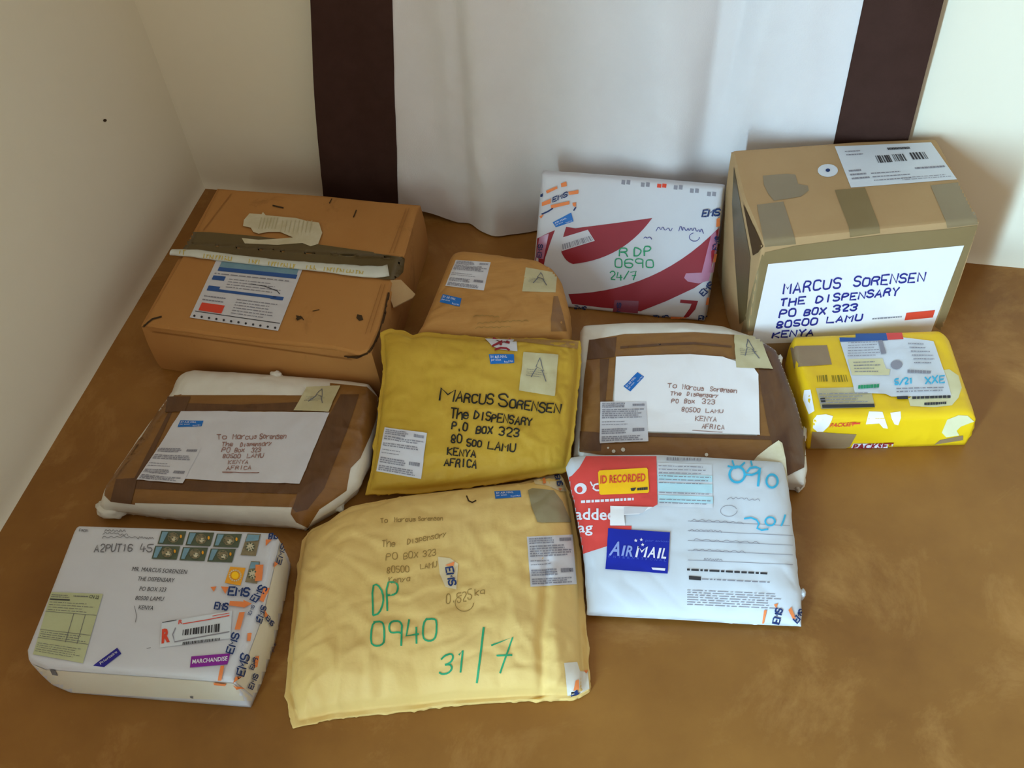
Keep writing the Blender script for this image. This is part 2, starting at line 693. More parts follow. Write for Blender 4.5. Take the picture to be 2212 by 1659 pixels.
def ems(navy, orange, x, y, ax, ay, ux, uy, bar=True):
    """navy EMS logo (baseline start x,y; along ax,ay; up ux,uy) with its orange arrow bar"""
    block(navy, 'EMS', x, y, x + ax, y + ay, ux, uy)
    if bar:
        A, U = Vector((ax, ay)), Vector((ux, uy))
        o = Vector((x, y)) - U * .55
        orange.poly([o, o + A * .75, o + A * .75 + U * .35, o + U * .35])
        orange.poly([o + A * .78 - U * .12, o + A * 1.02 + U * .17, o + A * .78 + U * .47])


def wrinkle(seed, amp, sc=18., edge=.0, sharp=0.):
    off = Vector((seed * 7.3, seed * 3.1, seed * 1.7))

    def f(p, u, v, d):
        a = noise.noise(p * sc + off) * .6 + (1 - abs(noise.noise(p * sc * 1.9 + off * 2)) * 2) * .24 + noise.noise(p * sc * 3.4 + off) * .25
        if sharp:
            w = p + Vector((noise.noise(p * 9 + off), noise.noise(p * 9 - off), 0)) * .05
            a += sharp * ((1 - abs(noise.noise(w * sc * 1.1 + off * 3))) ** 7 - .25)
            a -= sharp * .8 * ((1 - abs(noise.noise(w * sc * 1.7 - off * 2))) ** 8 - .2)
        k = min(1, d / .012)
        return a * amp * (k if edge == 0 else 1)
    return f


def crumple(name, plane, cx, cy, rx, ry, h, m, root, seed=0, label=None, z=0.):
    """small crumpled tuft of wrapping"""
    bm = bmesh.new()
    bmesh.ops.create_icosphere(bm, subdivisions=3, radius=1)
    c = plane.at(cx, cy)
    ex = (plane.at(cx + rx, cy) - c)
    ey = (plane.at(cx, cy - ry) - c)
    vs = []
    for v in bm.verts:
        q = v.co * (1 + .35 * noise.noise(v.co * 2.2 + Vector((seed, 0, 0))))
        p = c + ex * q.x + ey * q.y + plane.n * (q.z * h + z)
        vs.append(Vector((p.x, p.y, max(p.z, .001))))
    fs = [[v.index for v in f.verts] for f in bm.faces]
    bm.free()
    return part(name, vs, fs, m, root, True, label)


# ================================================================== SETTING
def grid_obj(name, P, nu, nv, m, kind='structure', flip=False):
    vs = [P(i / nu, j / nv) for j in range(nv + 1) for i in range(nu + 1)]
    fs = []
    for j in range(nv):
        for i in range(nu):
            a = j * (nu + 1) + i
            f = (a, a + 1, a + nu + 2, a + nu + 1)
            fs.append(f[::-1] if flip else f)
    o = part(name, vs, fs, m, None)
    o['kind'] = kind
    return o


CORNER = Vector((-.61, 1.784, 0))
WE = Vector((.9524, -.3050, 0))       # along the back wall, to the right
WN = Vector((-.3050, -.9524, 0))      # out of the back wall, into the room
LE = Vector((-.2611, -.9653, 0))      # along the left wall, towards the camera
LN = Vector((.9653, -.2611, 0))

grid_obj('floor', lambda u, v: Vector((-2.4 + 5.2 * u, -2.6 + 5.0 * v, 0)), 2, 2, 'floor')


def wob(s, z, k):
    return .0025 * noise.noise(Vector((s * 2.1 + k, z * 2.3, k))) + .001 * noise.noise(Vector((s * 8 + k, z * 8, k * 2)))


def fillet(z):
    return .006 * max(0, 1 - z / .02) ** 2


grid_obj('wall_back', lambda u, v: CORNER + WE * (-.02 + 2.6 * u) + Vector((0, 0, 2.3 * v ** 1.5)) + WN * (wob(2.6 * u, 2.3 * v ** 1.5, 3) + fillet(2.3 * v ** 1.5)), 90, 70, 'wall')


# the left wall, with the doorway (and its thick reveal) behind the camera
DOOR0, DOOR1, DEEP = 2.9, 3.9, .26


def wall_left(name, s0, s1, nu):
    def P(u, v):
        z = 2.3 * v ** 1.5
        if u > .999 and name == 'wall_left':
            return CORNER + LE * s1 - LN * DEEP + Vector((0, 0, z))
        if u < .001 and name != 'wall_left':
            return CORNER + LE * s0 - LN * DEEP + Vector((0, 0, z))
        uu = (u - (1 / nu if name != 'wall_left' else 0)) / (1 - 1 / nu)
        s = s0 + (s1 - s0) * min(1, uu)
        return CORNER + LE * s + Vector((0, 0, z)) + LN * (wob(s, z, 9) + fillet(z))
    grid_obj(name, P, nu, 60, 'wall', flip=True)


wall_left('wall_left', -.02, DOOR0, 90)
wall_left('wall_left_rear', DOOR1, 5.4, 20)
_w = bpy.data.objects['wall_left']
Ink().poly(disc(226, 260, 4, 3.4, 8)).lay('dark_mark', Surf([v.co for v in _w.data.vertices], [tuple(p.vertices) for p in _w.data.polygons]), 'stain', _w, 1, 0)


# ================================================================== CURTAIN
def curtain():
    root = thing('curtain', 'white cotton curtain with dark brown side bands hanging against the back wall', 'curtain', CORNER + WE * .85 + WN * .04)
    lerp = lambda a, b, t: a + (b - a) * t
    # distance along the wall of the four seams at height 0 and at .5 m
    seams0 = [.293, .450, 1.259, 1.380]
    seams5 = [.377, .517, 1.259, 1.372]

    def S(k, z):
        return lerp(seams0[k], seams5[k], z / .5)

    def fold(s, z):
        a = .010 * math.sin(s * 21 + .8 * z + .4) + .007 * math.sin(s * 37 + 2.0 + z * 1.6) + .006 * noise.noise(Vector((s * 9, z * 2, 1)))
        a += .008 * noise.noise(Vector((s * 22, z * 9, 4))) * max(0, 1 - z / .40) + .003 * noise.noise(Vector((s * 30 + z * 14, z * 24, 7))) * max(0, 1 - z / .5)
        a -= .012 * math.exp(-((s - (.60 + .05 * z)) / .018) ** 2) + .013 * math.exp(-((s - (1.02 + .10 * z)) / .022) ** 2)
        a += .012 * math.exp(-((s - (1.07 + .10 * z)) / .025) ** 2)
        return a * (.85 + .45 * min(1, z / .25))

    def hem(s):
        # lifts off the floor towards the left band
        return .004 + .028 * max(0, min(1, (.575 - s) / .11))

    def panel(name, k0, k1, nu, m, lift=0., label=None):
        vs, fs = [], []
        nv = 60
        for j in range(nv + 1):
            for i in range(nu + 1):
                t = (j / nv) ** 1.3
                s = lerp(S(k0, 0), S(k1, 0), i / nu)
                z = lerp(hem(s), 1.9, t)
                s = lerp(S(k0, z), S(k1, z), i / nu)
                near = 1 - .85 * min(1, max(0, (s - 1.0) / .15)) * max(0, 1 - z / .5)
                off = .010 + .004 * near + (.022 + .014 * max(0, 1 - z / .3) * min(1, max(0, (s - .45) / .2)) + fold(s, z)) * near + lift
                vs.append(CORNER + WE * s + WN * max(off, .0075 + lift) + Vector((0, 0, z)))
        for j in range(nv):
            for i in range(nu):
                a = j * (nu + 1) + i
                fs.append((a, a + 1, a + nu + 2, a + nu + 1))
        # give the cloth its thickness
        n = len(vs)
        vs2 = vs + [v - WN * .0025 for v in vs]
        fs2 = fs + [tuple(n + q for q in f[::-1]) for f in fs]
        for i in range(nu):
            fs2.append((i + 1, i, n + i, n + i + 1))
        for j in range(nv):
            a, b = j * (nu + 1), (j + 1) * (nu + 1)
            fs2.append((a, b, n + b, n + a))
            a, b = a + nu, b + nu
            fs2.append((b, a, n + a, n + b))
        return part(name, vs2, fs2, m, root, True, label, math.radians(60))
    panel('cloth_panel', 1, 2, 150, 'curtain')
    panel('side_band', 0, 1, 34, 'curtain_dark', .0015, 'dark brown band on the left edge')
    panel('side_band', 2, 3, 34, 'curtain_dark', .0015, 'dark brown band on the right edge')


curtain()

exec_parts = []


# ================================================================== A  large brown carton, back left
def carton_left():
    h = .113
    pl = flat(h - .004)
    root = thing('cardboard_box', 'large worn brown cardboard box against the left corner, with loose plastic document pouch', 'box', (-.37, 1.36, 0))
    TL, TR, BR, BL = (470, 408), (908, 444), (803, 764), (305, 704)
    wr = wrinkle(3, .0022, 9)
    body, S0 = slab(root, 'carton', pl, [TL, TR], [TR, (868, 565), BR], [BL, (560, 742), BR], [TL, BL], .002, .006, h - .004, .004, 50, 44, wr, vertical=1, sharp=math.radians(35))
    # two top flaps meeting under the tape
    f1, S1 = slab(root, 'carton', flat(h), [(472, 409), (700, 424), (904, 446)], [(904, 446), (872, 556)], [(412, 526), (640, 545), (872, 556)], [(472, 409), (412, 526)], .003, .004, .003, 0, 44, 22, wrinkle(5, .002, 11), name='flap', vertical=1, sharp=math.radians(40))
    f2, S2 = slab(root, 'carton', flat(h + .001), [(411, 527), (640, 546), (862, 562)], [(862, 562), (838, 640), (822, 710), (800, 757)],
                  [(309, 703), (560, 737), (720, 752), (775, 766), (800, 757)], [(411, 527), (309, 703)], .0035, .004, .003, 0, 50, 34, wrinkle(6, .0022, 9), name='flap', vertical=1, sharp=math.radians(40))
    # everything on top is laid over both flaps
    vs, fs = [], []
    for o in (body, f1, f2):
        k = len(vs)
        off = origin_of(o)
        vs += [v.co + off for v in o.data.vertices]
        fs += [tuple(i + k for i in p.vertices) for p in o.data.polygons]
    S = Surf(vs, fs)
    Ink().poly([(412, 503), (455, 504), (560, 513), (700, 532), (800, 546), (872, 556), (868, 588), (850, 606), (832, 606), (640, 580), (500, 565), (394, 549)]).lay('tape', S, 'clear_tape_dark', root, 4, 4, 'grey-brown tape over the seam of the flaps')
    Ink().poly([(528, 478), (540, 464), (566, 466), (569, 461), (575, 468), (640, 474), (662, 480), (690, 484), (697, 506), (688, 530), (672, 535), (654, 528), (600, 532), (530, 529), (523, 517), (560, 521), (600, 519), (634, 516), (606, 504), (580, 504), (560, 508), (548, 504), (543, 495), (526, 491)]).lay('torn_label', S, 'torn_label', root, 5, 5, 'torn remains of a pale paper label')
    k = Ink()
    for x in range(566, 606, 7):
        k.stroke([(x, 474), (x - 6, 497)], 2)
    for x in range(612, 680, 9):
        k.stroke([(x, 480), (x - 5, 505)], 1.4)
    k.lay('scuff_marks', S, 'stamp_foil', root, 6)
    # document pouch with the consignment form
    q = [(470, 558), (657, 575), (601, 716), (410, 687)]
    form = sticker(root, S, 'consignment_form', 'label_grey', q, 2)
    b = lambda a, c, d, e: [bil(q, a, c), bil(q, d, c), bil(q, d, e), bil(q, a, e)]
    k = Ink()
    k.rect(q, .07, .15, .97, .21).rect(q, .05, .29, .19, .36).rect(q, .05, .46, .18, .54).rect(q, .18, .50, .84, .54).rect(q, .78, .50, .92, .55)
    k.lay('blue_band', S, 'band_blue', form, 3)
    Ink().rect(q, .07, .06, .96, .15).lay('pale_blue_band', S, 'stamp_sky', form, 3)
    Ink().rect(q, .06, .74, .32, .87).lay('red_panel', S, 'orange_red', form, 3)
    k = Ink()
    micro(k, b(.05, .23, .92, .28), 1, 2, .8, .3)
    micro(k, b(.24, .30, .92, .47), 4, 3, .6, .25)
    micro(k, b(.05, .60, .34, .72), 2, 4, .8, .3)
    micro(k, b(.42, .60, .94, .86), 6, 5, .7, .3)
    k.lay('small_print', S, 'grey_print', form, 3)
    k = Ink()
    k.stroke([bil(q, .50, .36), bil(q, .66, .37), bil(q, .82, .42), bil(q, .86, .46)], 1.6)
    for i in range(12):
        p = bil(q, .045 + i * .083, .965)
        k.poly(disc(p.x, p.y, 2.6, 2.6, 8))
    k.rect(q, .03, .885, .99, .895)
    k.lay('punch_holes', S, 'dark_print', form, 3)
    # the loose edge of the pouch, rolled over the seam
    line = [(372, 549), (420, 551), (500, 562), (600, 573), (700, 582), (780, 590), (820, 592), (845, 588)]
    rad = [.006, .0085, .0082, .0078, .0078, .009, .012, .013]
    pts = resample([S.hit(min(x, 840), y, 0) or flat(h).at(x, y) for x, y in line], [i / 40 for i in range(41)])
    vs, fs = [], []
    for i, p in enumerate(pts):
        t = (pts[min(i + 1, 40)] - pts[max(i - 1, 0)]).normalized()
        s = Vector((0, 0, 1)).cross(t).normalized()
        f = i / 40 * (len(rad) - 1)
        a = int(min(f, len(rad) - 2))
        r = rad[a] + (rad[a + 1] - rad[a]) * (f - a)
        r *= 1 + .12 * noise.noise(Vector((i * .7, 2, 0)))
        for k_ in range(12):
            an = 2 * math.pi * k_ / 12
            vs.append(p + s * math.cos(an) * r * 1.15 + Vector((0, 0, max(0.0006, .0045 + math.sin(an) * .0045 * (1 + .4 * noise.noise(Vector((i * .5, k_, 0))))))))
    for i in range(40):
        for k_ in range(12):
            fs.append((i * 12 + k_, (i + 1) * 12 + k_, (i + 1) * 12 + (k_ + 1) % 12, i * 12 + (k_ + 1) % 12))
    fs.append(tuple(range(11, -1, -1)))
    fs.append(tuple(40 * 12 + i for i in range(12)))
    po = part('pouch_roll', vs, fs, 'pouch', root, True, 'rolled clear plastic edge of the document pouch')
    SP = Surf(vs, fs)
    k = Ink()
    rnd = random.Random(8)
    for xa, xb, ya, yb in ((388, 404, 545, 546), (440, 506, 553, 560), (538, 566, 564, 567), (580, 640, 569, 576), (662, 686, 577, 579), (700, 790, 581, 590)):
        n_ = int((xb - xa) / 6.5)
        for i in range(n_):
            t = i / n_
            x, y = xa + (xb - xa) * t, ya + (yb - ya) * t
            h_ = rnd.uniform(5, 9)
            k.stroke([(x, y + h_ / 2), (x + 1.5, y - h_ / 2)], 1.8)
            if i % 3:
                k.stroke([(x, y + h_ / 2 * rnd.choice((-1, 1, 0))), (x + 4.6, y + h_ / 2 * rnd.choice((-1, 1)))], 1.5)
    k.lay('yellow_lettering', SP, 'yellow_text', po, 1)
    # torn flap of cardboard and tape sticking out on the right
    vs, fs = [], []
    P0 = flat(h).at(836, 606)
    Pq = [(836, 606), (866, 604), (897, 635), (892, 642), (850, 664), (838, 632)]
    zz = [.004, .004, -.012, -.014, -.016, -.002]
    top = [flat(h + z).at(x, y) for (x, y), z in zip(Pq, zz)]
    vs = top + [p - Vector((0, 0, .002)) for p in top]
    fs = [(5, 4, 3, 2, 1, 0), (6, 7, 8, 9, 10, 11)] + [(i, (i + 1) % 6, 6 + (i + 1) % 6, 6 + i) for i in range(6)]
    part('torn_cardboard', vs, fs, 'carton_new', root, False, 'torn tag of cardboard hanging over the right edge')
    k = Ink()
    k.stroke([(838, 634), (830, 676), (820, 712), (806, 746), (794, 762), (776, 769), (752, 770)], 4)
    k.stroke([(745, 768), (772, 772), (782, 768)], 3)
    k.lay('flap_gap', S, 'dark_gap', root, 3, 3, 'painted shade of the gap along the edge of the front flap')  # dark strokes stand in for the shade of the open gap
    k = Ink()
    for x0, y0, x1, y1 in ((884, 452, 850, 548), (878, 452, 842, 548), (832, 616, 800, 720), (824, 616, 790, 722), (500, 420, 440, 498)):
        k.stroke([(x0, y0), (x1, y1)], 1.6)
    k.stroke([(330, 716), (560, 748), (760, 776)], 2)
    k.lay('crease', S, 'carton_edge', root, 3)
    # dark cuts, scuffs
    k = Ink()
    k.poly([(640, 682), (655, 686), (650, 690), (642, 694)]).poly([(772, 680), (782, 682), (785, 692), (776, 694), (770, 688)])
    k.stroke([(640, 690), (650, 684), (656, 692)], 2.2)
    k.stroke([(690, 670), (676, 673)], 1.5).stroke([(590, 445), (612, 450)], 3).stroke([(720, 425), (712, 440)], 2).stroke([(770, 455), (764, 470)], 2.5)
    k.stroke([(349, 685), (330, 690), (312, 704), (308, 710)], 3.5)
    k.lay('scuff', S, 'stain', root, 2)


carton_left()


# ================================================================== D  tall tan carton, back right
def carton_right():
    h = .271
    root = thing('cardboard_box', 'tall tan cardboard box at the right, white handwritten address sheet on its front', 'box', (.57, 1.21, 0))
    TL, TR, BR, BL = (1580, 329), (2022, 304), (2115, 480), (1646, 529)
    body, S = slab(root, 'carton_new', flat(h - .005), [TL, (1700, 321), (1850, 310), TR], [TR, (2068, 388), BR], [BL, (1720, 520), (1900, 502), BR], [TL, (1604, 430), BL], .005, .006, h - .005, .003, 46, 40, wrinkle(11, .0012, 7), vertical=1, sharp=math.radians(35))
    # tape bands over the top and down the front
    def tape(pts, m, lab=None, layer=1):
        Ink().poly(pts).lay('tape', S, m, root, layer, 4, lab)
    tape([(1635, 443), (1692, 436), (1716, 512), (1719, 527), (1652, 533)], 'grey_tape')
    tape([(1803, 411), (1868, 406), (1899, 487), (1901, 503), (1836, 512), (1833, 490)], 'clear_tape', 'darker tape band in the middle')
    tape([(2010, 401), (2075, 394), (2110, 472), (2112, 484), (2046, 492), (2042, 476)], 'grey_tape')
    tape([(1652, 545), (1719, 530), (1836, 515), (1901, 507), (2046, 494), (2111, 486), (2104, 525), (2085, 529), (1658, 568), (1645, 572)], 'clear_tape', 'tape along the top of the front')
    tape([(1646, 549), (1660, 566), (1630, 714), (1601, 718)], 'clear_tape')
    tape([(2110, 490), (2078, 530), (2020, 705), (2034, 716)], 'clear_tape')
    # flap left open on the left side
    pts = [(1582, 330), (1606, 436), (1647, 532), (1640, 548), (1630, 552), (1598, 450), (1578, 345)]
    Ink().poly([(1607, 440), (1648, 531), (1640, 545), (1628, 552)]).lay('split_edge', S, 'dark_gap', root, 2, 10, 'dark split edge of the left side')
    Ink().poly([(1586, 360), (1602, 450), (1622, 556), (1612, 690), (1598, 700), (1588, 560), (1582, 440)]).lay('worn_tape', S, 'clear_tape_dark', root, 1, 6, 'dark worn tape on the left side, its colour deepening the gap shade')  # tape colour also paints in the darkness of the gap beside it
    # pale patch where a label was, round sticker
    Ink().poly([(1648, 380), (1700, 376), (1718, 378), (1724, 398), (1745, 402), (1747, 412), (1730, 425), (1700, 430), (1672, 434), (1660, 420), (1650, 400)]).lay('peeled_patch', S, 'grey_tape', root, 1, 10, 'pale patch of peeled label')
    st = Ink().poly(disc(1788, 369, 22, 14, 20)).lay('round_sticker', S, 'label_blue', root, 1, 8)
    Ink().poly(disc(1788, 369, 5, 3.6, 10)).lay('sticker_dot', S, 'navy', st, 2)
    # courier label on the top
    q = [(1803, 317), (2011, 308), (2067, 388), (1838, 406)]
    lab = sticker(root, S, 'courier_label', 'label_blue', q, 1, 12)
    b = lambda a, c, d, e: [bil(q, a, c), bil(q, d, c), bil(q, d, e), bil(q, a, e)]
    k = Ink()
    barcode(k, b(.36, .28, .50, .46), 13, 3)
    barcode(k, b(.53, .27, .65, .45), 11, 4)
    barcode(k, b(.71, .25, .87, .43), 13, 5)
    micro(k, b(.52, .09, .76, .16), 1, 21, .95, .8, 0, .03, .06)
    k.lay('barcode', S, 'dark_print', lab, 2)
    k = Ink()
    micro(k, b(.08, .10, .32, .26), 2, 7, .5, .3)
    micro(k, b(.04, .56, .22, .84), 3, 8, .6, .4, 0, .03, .2)
    micro(k, b(.68, .62, .98, .68), 1, 9, .95, .7)
    micro(k, b(.24, .66, .60, .92), 3, 10, .5, .25)
    micro(k, b(.50, .84, .98, .94), 2, 11, .8, .25)
    k.lay('small_print', S, 'grey_print', lab, 2)
    # address sheet
    q = [(1659, 569), (2082, 529), (2006, 728), (1622, 742)]
    lab = sticker(root, S, 'address_sheet', 'label', q, 2, 12)
    k = Ink()
    hand(k, 'MARCUS', 1690, 634, 1820, 619, (3, -21), 3.6)
    hand(k, 'SORENSEN', 1842, 617, 2000, 605, (4, -19), 3.6)
    hand(k, 'THE', 1684, 660, 1742, 654, (3, -16), 3.6)
    hand(k, 'DISPENSARY', 1762, 652, 1944, 635, (3, -15), 3.6)
    hand(k, 'PO', 1682, 683, 1722, 680, (3, -15), 3.6)
    hand(k, 'BOX', 1736, 679, 1786, 675, (3, -13), 3.6)
    hand(k, '323', 1798, 673, 1854, 668, (3, -15), 3.6)
    hand(k, '80500', 1676, 706, 1768, 699, (3, -14), 3.6)
    hand(k, 'LAMU', 1784, 696, 1866, 690, (3, -12), 3.6)
    hand(k, 'KENYA', 1668, 728, 1760, 722, (3, -12), 3.6)
    k.split('handwritten_character', S, 'blue_ink', lab, 3)
    Ink().poly([(1957, 674), (2019, 668), (2014, 684), (1953, 690)]).lay('red_sticker', S, 'orange_red', lab, 3)
    micro(Ink(), [(1884, 684), (1950, 679), (1949, 685), (1883, 690)], 1, 4, .95, .5).lay('small_print', S, 'grey_print', lab, 3)


carton_right()


# ================================================================== C  white padded parcel with red swoosh, leaning
def red_parcel():
    yaw, tilt = math.radians(-17.4), math.radians(57.7)
    fx = Vector((math.cos(yaw), math.sin(yaw), 0))
    bk = Vector((-math.sin(yaw), math.cos(yaw), 0))
    upv = bk * math.cos(tilt) + Vector((0, 0, 1)) * math.sin(tilt)
    n = fx.cross(upv)
    p0 = Vector((.203, 1.28, .003))
    pl = Plane(p0, n)
    root = thing('parcel', 'flat white parcel with crimson swooshes, leaning upright against the curtain', 'parcel', p0)
    TL, TR, BR, BL = (1171, 374), (1562, 405), (1521, 693), (1147, 656)
    body, S = slab(root, 'white_box', pl, [TL, (1366, 388), TR], [TR, (1546, 530), BR], [BL, (1233, 665), (1400, 682), BR], [TL, (1155, 565), BL], .005, .014, .036, .003, 44, 40, wrinkle(15, .0012, 10))
    # printed swooshes
    def bez(a, b, c, n=14):
        return [tuple(Vector(a) * (1 - t) ** 2 + Vector(b) * 2 * t * (1 - t) + Vector(c) * t * t) for t in [i / n for i in range(n + 1)]]
    k = Ink()
    k.poly([(1223, 490), (1243, 493)] + bez((1243, 493), (1330, 482), (1409, 471), 4)[1:] + bez((1409, 471), (1345, 560), (1238, 570))[1:] + bez((1238, 570), (1222, 566), (1213, 545), 6)[1:] + [(1214, 525), (1218, 506)])
    k.lay('swoosh', S, 'red', root, 1, 10)
    k = Ink()
    k.poly(bez((1228, 635), (1420, 630), (1552, 492)) + [(1544, 540), (1532, 600), (1500, 622), (1440, 650), (1384, 672), (1300, 664), (1236, 656)])
    k.lay('swoosh', S, 'red', root, 1, 10)
    Ink().poly([(1199, 497), (1192, 515), (1178, 556), (1175, 572), (1156, 566), (1159, 545), (1161, 515), (1180, 505)]).lay('swoosh', S, 'red', root, 1, 10)
    k = Ink()
    k.poly([(1470, 647), (1508, 650), (1502, 668), (1488, 684), (1474, 688), (1490, 666), (1494, 656), (1469, 654)])
    k.lay('digit', S, 'red', root, 1)
    # stickers and pen
    air_sticker(root, S, [(1194, 480), (1234, 459), (1239, 478), (1201, 491)], 2, ('AIR MAIL', 'par avion'))
    q = [(1211, 514), (1270, 496), (1285, 520), (1214, 542)]
    lab = sticker(root, S, 'barcode_label', 'label_grey', q, 2)
    k = Ink()
    barcode(k, [bil(q, .03, .50), bil(q, .98, .50), bil(q, .98, .92), bil(q, .03, .92)], 34, 5)
    k.lay('barcode', S, 'grey_print', lab, 3)
    k = Ink()
    hand(k, 'R', 1338, 552, 1362, 553, 20, 2.6)
    hand(k, 'DP', 1370, 553, 1412, 551, 20, 2.8)
    hand(k, '0690', 1328, 577, 1418, 578, 18, 2.4)
    hand(k, '24/7', 1318, 603, 1378, 604, 18, 2.4)
    k.split('handwritten_character', S, 'green_ink', root, 2)
    k = Ink()
    scribble(k, 1418, 494, 1452, 496, 14, 1.2, 7, 3)
    scribble(k, 1466, 492, 1520, 500, 16, 1.3, 14, 5)
    k.stroke(disc(1500, 512, 11, 9, 14)[:11], 1.2)
    scribble(k, 1390, 512, 1408, 514, 6, 1.4, 4, 6)
    k.lay('blue_scrawl', S, 'blue_ink', root, 2)
    # parcel-service tape along the edges
    nv, og = Ink(), Ink()
    ems(nv, og, 1193, 437, 34, -14, 1, -10, False)
    og.poly([(1180, 412), (1203, 402), (1205, 407), (1182, 418)]).poly([(1212, 396), (1224, 392), (1225, 402), (1213, 404)]).poly([(1228, 414), (1250, 410), (1250, 418), (1230, 421)])
    og.poly([(1172, 437), (1190, 429), (1190, 439), (1172, 445)]).poly([(1190, 443), (1230, 434), (1231, 441), (1191, 450)]).poly([(1237, 438), (1245, 437), (1244, 447), (1238, 444)]).poly([(1167, 467), (1176, 462), (1170, 472)])
    nv.stroke([(1172, 462), (1185, 456), (1194, 450)], 3).stroke([(1240, 454), (1244, 448)], 3).poly([(1170, 420), (1174, 417), (1174, 424), (1170, 426)])
    block(nv, 'EMS', 1161, 556, 1165, 526, 8, 1)
    block(nv, 'EMS', 1515, 468, 1553, 465, 3, -14)
    block(nv, 'EMS', 1538, 539, 1545, 508, 9, 2)
    block(nv, 'EMS', 1510, 632, 1533, 606, 8, 8)
    block(nv, 'EMS', 1408, 691, 1444, 691, 2, -11)
    og.poly([(1449, 682), (1482, 684), (1482, 690), (1449, 690)]).poly([(1547, 472), (1553, 470), (1552, 488), (1546, 490)]).poly([(1541, 548), (1546, 548), (1542, 566), (1538, 566)]).poly([(1525, 642), (1529, 642), (1527, 658), (1522, 658)])
    block(nv, 'EMS', 1331, 682, 1334, 652, 8, 1)
    block(nv, 'EMS', 1240, 668, 1268, 671, 1, -9)
    block(nv, 'EM', 1508, 692, 1524, 692, 1, -11)
    nv.lay('tape_lettering', S, 'navy', root, 4)
    og.lay('tape_arrow', S, 'orange', root, 4)
    M['pink_tape'] = mat('clear_tape_on_red', 'B0708E', .3, 'B87A96', 20, .5, .1, 40, .5)
    M['dark_red_tape'] = mat('clear_tape_on_crimson', '7E3246', .3, '883C50', 20, .5, .1, 40, .5)
    Ink().poly([(1536, 508), (1553, 492), (1540, 588), (1515, 592)]).lay('tape', S, 'pink_tape', root, 2, 10)
    Ink().poly([(1482, 590), (1534, 588), (1530, 606), (1510, 612), (1486, 608), (1478, 600)]).lay('tape', S, 'pink_tape', root, 2, 10)
    Ink().poly([(1328, 648), (1380, 650), (1378, 676), (1324, 672)]).lay('tape', S, 'dark_red_tape', root, 2, 10)
    Ink().poly([(1166, 512), (1186, 504), (1174, 560), (1158, 556)]).lay('tape', S, 'pink_tape', root, 2, 10)
    # little symbols along the top
    k, k2 = Ink(), Ink()
    for x, y in ((1352, 394), (1394, 399), (1465, 405), (1500, 412), (1537, 419)):
        w = 9
        for a in (0, 1):
            k.poly([(x - w + a * 11, y - 5), (x - w + 8 + a * 11, y - 4), (x - w + 7 + a * 11, y + 5), (x - w - 1 + a * 11, y + 4)])
    for a in (0, 1):
        k2.poly([(1420 + a * 11, 397), (1429 + a * 11, 398), (1428 + a * 11, 406), (1419 + a * 11, 405)])
    k.lay('care_symbol', S, 'grey_print', root, 1)
    k2.lay('red_symbol', S, 'orange_red', root, 1)


red_parcel()


# ================================================================== B  small kraft parcel
def kraft_parcel():
    root = thing('parcel', 'small lumpy brown kraft paper parcel behind the mustard envelope', 'parcel', (0, 1.29, 0))
    body, S = slab(root, 'kraft', flat(.105), [(979, 551), (1052, 557), (1150, 572), (1200, 596)], [(1200, 596), (1216, 622), (1230, 672), (1226, 742)],
                   [(893, 738), (1050, 744), (1226, 742)], [(979, 551), (966, 582), (932, 666), (912, 713), (893, 738)], .026, .030, .105, .003, 76, 60, wrinkle(21, .004, 14, 0, .6))
    customs(root, S, [(985, 562), (1060, 567), (1045, 628), (962, 618)], 1, 31)
    franking(root, S, [(1136, 578), (1203, 590), (1200, 632), (1128, 630)], 1)
    air_sticker(root, S, [(957, 636), (997, 645), (993, 663), (950, 653)], 1)
    k = Ink()
    scribble(k, 1024, 682, 1080, 684, 6, 1.2, 10, 1)
    scribble(k, 1030, 698, 1140, 692, 6, 1.2, 18, 2)
    scribble(k, 1028, 708, 1104, 706, 6, 1.2, 12, 3)
    k.lay('faint_handwriting', S, 'faint_ink', root, 1)
    Ink().poly([(1196, 640), (1205, 640), (1216, 680), (1224, 716), (1190, 716), (1190, 690)]).lay('tape', S, 'brown_tape', root, 1, 9)  # brown patch, paints in the shade of the right side


kraft_parcel()


